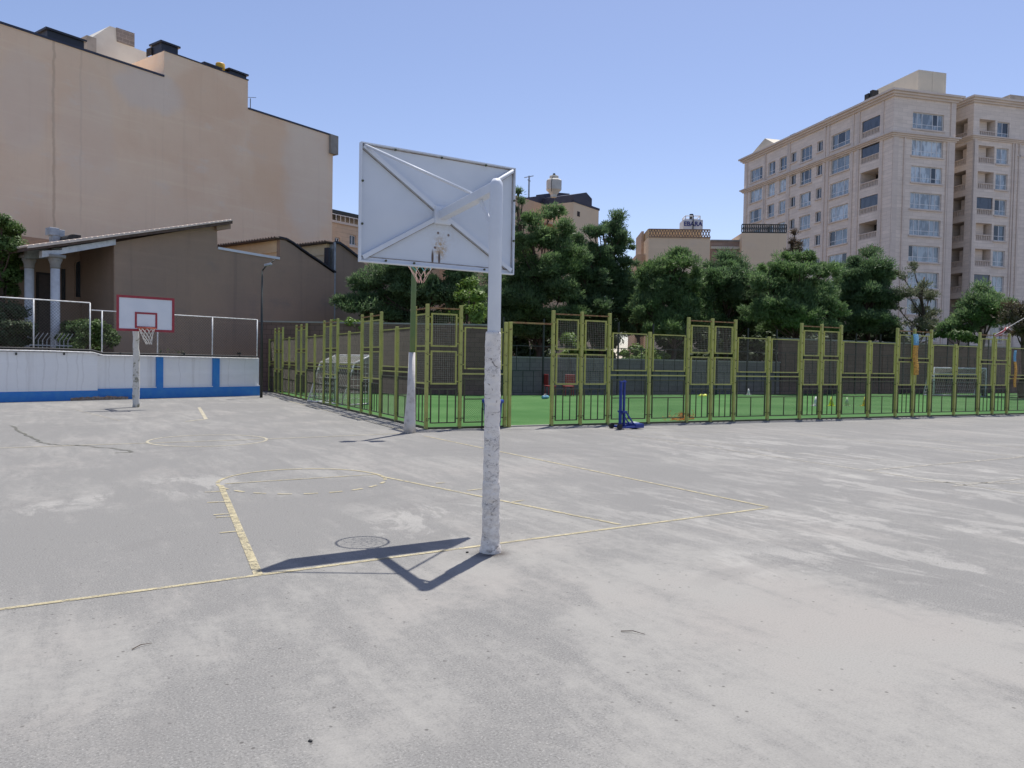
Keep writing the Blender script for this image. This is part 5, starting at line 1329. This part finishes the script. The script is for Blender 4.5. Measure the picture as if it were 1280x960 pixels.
def tree(name, label, cat, depth, base_px, lobes_px, mat, seed, kind='pine', rc=.55, per=200, ln=.16, wd=.055, leaf=.12, gap=.24, trunk=.16, cov=1., flat=.9, group=None, dj=1.2, upb=.55, trunks=1, fill=1.5):
    rng = np.random.default_rng(seed)
    base = at(base_px, 460, depth); base.z = 0
    t = thing(name, label, cat, base, 0, group)
    fwd = Vector((fw.x, fw.y, 0)).normalized()
    lob = []
    for (px, py, rx, ry) in lobes_px:
        d = depth + rng.uniform(-dj, dj); p = at(px, py, d) - base; s = d/F
        sh = rc*.45; a = max(rx*s-sh, rx*s*.4); lob.append(((p.x, p.y, p.z), (a, a*.95, max(ry*s*flat-sh, ry*s*.4))))
    if kind == 'pine' and fill:
        nat = len(lob)
        for q in range(int(nat*fill)):
            i, j = rng.integers(0, nat, 2); f = rng.uniform(.3,.7)
            if np.linalg.norm(np.array(lob[i][0])-np.array(lob[j][0])) > 4.2: continue
            c = np.array(lob[i][0])*f+np.array(lob[j][0])*(1-f); c[1] += rng.normal()*.5; c[2] -= .25
            lob.append((tuple(c), tuple((np.array(lob[i][1])+np.array(lob[j][1]))*.45)))
    V = crown_lobes(rng, lob, rc, per, cov, ln, wd, upb, kind, leaf, gap)
    V = V[V[:,:,2].min(1) > .03]
    zt = max(l[0][2] for l in lob)
    b = MB(); cx_ = sum(l[0][0] for l in lob)/len(lob); cy_ = sum(l[0][1] for l in lob)/len(lob)
    for q in range(trunks):
        ox = (q-(trunks-1)/2)*.25
        tp = [(ox, 0, -.1)]; n = 7
        for i in range(1, n+1):
            f = i/n; tp.append((ox+cx_*f + rng.normal()*.08*zt/6, cy_*f + rng.normal()*.08*zt/6, zt*.92*f))
        b.tube(tp, [trunk*(1-.8*i/n)+.02 for i in range(n+1)], 8)
    for (c, r) in lob:
        f = max(.15, min(.9, (c[2]-r[2]*1.2)/max(zt,.1)-.08)); j = f*n; i = min(n-1, int(j)); s0 = Vector(tp[i]).lerp(Vector(tp[i+1]), j-i)
        mid = s0.lerp(Vector(c), .55) + Vector((0,0,-.12*abs(c[2]-s0.z)))
        b.tube([s0, mid, c], [trunk*.38, trunk*.25, .02], 6)
        for k in range(4):
            e_ = Vector(c) + Vector((rng.normal()*r[0]*.5, rng.normal()*r[1]*.5, abs(rng.normal())*r[2]*.4)); b.tube([mid.lerp(Vector(c), .3+.15*k), e_], [trunk*.14, .012], 5)
    b.build('trunk', M['bark'], t, True)
    leaf_mesh('crown', V, mat, t); return t
PG = 'pines in a row behind the pitch'
P_ = lambda *a, **k: tree('pine_tree', *a, **k)
P_('large dark spreading pine behind the left cage fence, beside the grey house', 'tree', 40, 520,
   [(428,378,15,10),(450,358,22,15),(482,345,30,20),(455,385,24,12),(520,330,36,34),(505,378,44,20),(548,365,36,26),(572,345,28,28),(525,290,34,26),(560,310,28,22),(590,380,18,16),(480,395,30,10),(545,398,34,12)], M['pine_dark'], 11)
P_('tall dense pine whose top spreads just right of the near backboard', 'tree', 47, 672,
   [(664,276,16,14),(690,268,18,13),(708,288,16,14),(650,305,16,18),(680,300,28,20),(712,316,20,18),(655,335,24,20),(692,335,30,22),(640,365,26,22),(676,368,32,22),(706,365,24,20),(646,395,28,16),(690,398,34,14),(625,385,18,20),(660,415,30,12),(705,412,24,12)], M['pine'], 12, group=None)
P_('pine with a pointed top against the sky, right of the brown building', 'tree', 49, 750,
   [(770,272,10,9),(765,285,15,13),(780,296,10,12),(742,292,15,12),(722,306,16,14),(772,312,20,16),(750,320,26,20),(722,335,24,22),(775,342,24,22),(745,352,30,22),(705,368,22,18),(770,375,26,20),(735,388,40,18), (790,392,18,18), (735,412,30,12), (765,410,26,12)], M['pine_dark'], 13)
P_('rounded bright pine below the left end of the tan lattice parapet', 'tree', 46, 838,
   [(848,318,16,11),(858,330,16,12),(822,330,16,12),(808,345,18,16),(838,348,28,20),(868,348,14,16),(825,372,30,22),(858,372,26,20),(805,385,22,18),(845,395,36,14),(874,388,16,16),(830,412,28,12),(862,412,24,12)], M['pine'], 14)
P_('dark rounded pine standing below the brick link building', 'tree', 48, 905,
   [(908,322,16,11),(922,335,18,14),(892,338,18,16),(905,352,28,20),(930,358,20,20),(885,372,20,18),(912,382,32,20),(938,390,18,16),(900,405,28,14),(925,412,26,12)], M['pine_dark'], 15)
P_('broad pine in front of the left part of the cream block', 'tree', 45, 990,
   [(985,324,16,10),(1012,322,16,11),(1000,338,26,16),(965,340,20,14),(1030,340,18,16),(950,358,20,18),(985,362,32,22),(1020,366,28,22),(965,388,32,18),(1008,392,32,16),(1040,388,20,18),(985,412,32,12),(1022,410,28,12)], M['pine'], 16)
P_('dark upright pine before the corner of the cream block', 'tree', 50, 1082,
   [(1088,318,13,9),(1100,330,14,12),(1072,330,15,12),(1086,345,24,18),(1060,348,15,16),(1106,352,14,16),(1075,370,26,20),(1098,378,22,18),(1058,385,20,16),(1085,398,30,12),(1070,412,26,12),(1102,408,22,12)], M['pine_dark'], 17)
P_('thin olive pine with visible branches against the cream block', 'tree', 49, 1142,
   [(1128,345,13,10),(1142,335,11,9),(1152,358,13,9),(1135,366,15,10),(1162,372,12,9),(1122,385,14,10),(1150,388,14,9),(1166,392,12,8),(1138,404,18,8),(1165,408,20,9),(1182,412,16,8)], M['pine_olive'], 18, gap=.34, cov=.8, per=90, fill=.3)
P_('round-headed pine standing alone in front of the right wing', 'tree', 46, 1232,
   [(1230,362,15,9),(1244,372,15,10),(1216,376,14,11),(1230,382,22,14),(1250,388,16,12),(1210,395,14,12),(1234,400,24,12),(1205,412,16,9),(1186,408,12,9)], M['pine'], 19)
P_('reddish brown pine at the right picture edge by the rope', 'tree', 43, 1278,
   [(1272,388,14,8),(1286,384,12,9),(1264,400,13,9),(1282,404,16,10),(1270,415,16,8),(1262,384,8,6)], M['pine_brown'], 20, gap=.25, per=80)
P_('pine standing back in the gap between the pointed and the rounded bright pine', 'tree', 55, 798,
   [(790,350,16,14),(806,360,16,14),(795,375,24,18),(812,392,20,16),(785,398,20,16),(800,415,26,12)], M['pine_dark'], 23)
P_('pine standing back between the rounded bright pine and the dark rounded one', 'tree', 54, 878,
   [(878,350,14,14),(870,365,18,16),(890,378,18,16),(876,396,26,18),(880,415,26,12)], M['pine'], 24)
P_('pine standing back between the dark rounded pine and the broad one', 'tree', 54, 948,
   [(946,345,13,12),(955,360,16,14),(942,375,18,16),(952,394,26,18),(945,415,26,12)], M['pine_dark'], 25)
P_('pine standing back between the broad pine and the dark upright one', 'tree', 55, 1050,
   [(1046,338,13,12),(1052,355,16,14),(1046,374,20,18),(1052,394,24,18),(1050,415,26,12)], M['pine'], 26)
P_('pine filling the gap behind the hoop pole, left of the tall dense pine', 'tree', 52, 622,
   [(622,350,18,18),(612,372,20,18),(632,385,20,18),(618,402,26,14),(640,415,22,10)], M['pine_dark'], 27)
P_('small brownish conifer tip beside the tan house with dark balustrade', 'tree', 74, 992,
   [(993,292,4,5),(992,303,6,8),(996,312,9,8),(988,325,10,10)], M['pine_brown'], 21, rc=.45, per=60)
P_('sparse thin pine top showing at the right edge of the near backboard', 'tree', 54, 650,
   [(648,240,4,7),(652,252,6,7),(646,262,7,9),(655,270,8,10),(648,285,10,14)], M['pine_dark'], 22, gap=.3, rc=.4, per=60, fill=0)
B_ = lambda nm, *a, **k: tree(nm, *a, kind='leaf', **k)
B_('broadleaf_tree', 'light green young broadleaf tree below the near backboard by the pole', 'tree', 37, 585,
   [(588,356,13,10),(596,372,13,12),(578,372,14,12),(590,388,18,12),(574,396,14,10),(600,396,12,12)], M['leaf_bright'], 31, rc=.36, per=70, leaf=.09, trunk=.08, gap=.12)
B_('hedge_tree', 'dense clipped green cypress rising at the left picture edge', 'tree', 31, 2,
   [(2,278,16,14),(12,288,16,16),(-8,290,20,20),(15,306,15,16),(4,318,22,20),(18,328,12,14),(-12,330,26,22),(10,346,20,18),(0,362,22,14),(-20,360,24,20)], M['leaf_hedge'], 32, rc=.26, per=120, leaf=.055, trunk=.12)
B_('hedge', 'dark lower hedge behind the chain-link fence at the left picture edge', 'hedge', 30, 5,
   [(5,390,24,16),(24,392,14,14),(-15,395,26,20),(18,410,20,16),(36,414,12,12),(0,425,26,16),(30,428,16,12),(46,432,8,6)], M['leaf_dark'], 33, rc=.26, per=120, leaf=.05, trunk=.1)
B_('shrub', 'rounded green shrub behind the chain-link fence, left of the far backboard', 'shrub', 30, 105,
   [(105,408,18,10),(90,412,16,11),(122,410,16,12),(134,420,14,13),(112,424,24,14),(84,424,14,10),(140,430,9,10),(100,436,26,8)], M['leaf_hedge'], 34, rc=.24, per=120, leaf=.055, trunk=.06)
def weed(label, px, depth, top, wpx, mat, seed, nst=9, leaf=.05):
    rng = np.random.default_rng(seed); base = at(px, 460, depth); base.z = 0; t = thing('weed', label, 'plant', base); s = depth/F
    zt = at(px, top, depth).z; zb_ = max(0, zt-1.6); b = MB(); org = []
    for i in range(nst):
        x = rng.normal()*wpx*s*.35; h = zt*rng.uniform(.75, 1.0); dx = rng.normal()*wpx*s*.3; pts = [(x*.4,rng.normal()*.1,0),(x,0,h*.6),(x+dx,rng.normal()*.2,h)]
        b.tube(pts, [.02,.014,.004], 5)
        for k in range(26): f = rng.uniform(.55, 1); org.append([x+dx*max(0,(f-.6)/.4)+rng.normal()*.07, rng.normal()*.1, h*f+rng.normal()*.03])
    b.build('stems', M['leaf_dark'], t); org = np.array(org); leaf_mesh('foliage', leaves(rng, org, unit(rng.normal(size=(len(org),3))+np.array([0,-.3,.4])), leaf), mat, t)
weed('straggly weed above the low wall, right of the far backboard', 212, 30.8, 430, 26, M['leaf_olive'] if 'leaf_olive' in M else M['pine_olive'], 41)
B_('creeper', 'leafy creeper poking above the far left cage fence', 'creeper', 36.5, 386, [(378,411,13,5),(392,413,13,6),(404,411,8,4),(384,420,18,6)], M['leaf_bright'], 42, rc=.22, per=50, leaf=.075, trunk=.05)
B_('creeper', 'leafy creeper behind the tall left fence posts below the dark pine', 'creeper', 36.8, 433, [(424,404,10,5),(438,404,12,6),(450,409,9,5),(434,414,20,7)], M['leaf_bright'], 43, rc=.22, per=50, leaf=.075, trunk=.05)
B_('shrub', 'yellow-green shrub seen through the wire panels right of the gateway', 'shrub', 43, 716, [(712,424,10,9),(720,436,10,10),(710,444,12,8)], M['leaf_bright'], 44, rc=.3, per=50, leaf=.10, trunk=.06)
B_('shrub', 'long yellow-green shrub above the far wall behind the blue stand', 'shrub', 43, 800, [(782,442,10,8),(796,439,12,9),(812,443,13,8),(826,446,10,7),(800,450,26,7)], M['leaf_bright'], 45, rc=.3, per=50, leaf=.10, trunk=.06)
B_('shrub', 'green shrub mass left of the olive pine trunk', 'shrub', 45, 1195, [(1180,418,16,8),(1200,420,14,8),(1215,424,12,7)], M['leaf_hedge'], 46, rc=.3, per=60, leaf=.09, trunk=.06)
UG = 'dark shrubs under the pines'
for i, (px, rx) in enumerate(((470,34),(540,34),(610,34),(668,30),(740,32),(860,34),(920,34),(980,34),(1040,34),(1100,34))):
    nm = ['below the large spreading pine', 'behind the floodlight post', 'behind the near hoop pole', 'behind the open gateway', 'under the pointed pine', 'under the rounded bright pine', 'under the brick link building', 'under the broad pine', 'between the broad and the upright pine', 'under the dark upright pine'][i]
    B_('shrub', 'dark understorey shrub growing '+nm, 'shrub', 51 if px > 600 else 44, px, [(px-rx*.6,430,rx*.6,18),(px+rx*.5,427,rx*.6,20),(px,412,rx*.7,16),(px,445,rx,12)], M['leaf_dark'], 60+i, rc=.5, per=60, leaf=.16, trunk=.06, group=UG)

# ================================================================== small litter on the court
def pebble(px, py, s, label, mat=None):
    p = gnd(px, py); b = MB(); rr = random.Random(px*7+py); n = 8
    b.lathe([(s*.5*rr.uniform(.8,1.1),0),(s*.62,s*.25),(s*.45,s*.5),(s*.15,s*.62)], n=n)
    o = b.build('pebble', mat or M['black'], None, True); o.location = (p.x,p.y,.0); o.scale = (1.3,.9,1); o.rotation_euler = (0,0,rr.uniform(0,3)); tag(o, label, 'pebble')
pebble(584, 691, .02, 'dark pebble on the court just left of the hoop pole base')
pebble(388, 927, .014, 'black pebble near the bottom edge, left of the middle')
def twig(px, py, px2, py2, label):
    p, q = gnd(px,py), gnd(px2,py2); t = thing('twig', label, 'twig', (p.x,p.y,.0)); d = q-p; b = MB()
    b.tube([(0,0,.006),(d.x*.5-d.y*.1,d.y*.5+d.x*.1,.012),(d.x,d.y,.006)], [.003,.0025,.0015], 5); b.build('stem', M['bark'], t)
twig(165, 813, 190, 805, 'thin brown twig lying on the asphalt at lower left')
twig(776, 790, 806, 794, 'thin grey twig lying on the dusty asphalt at lower centre')
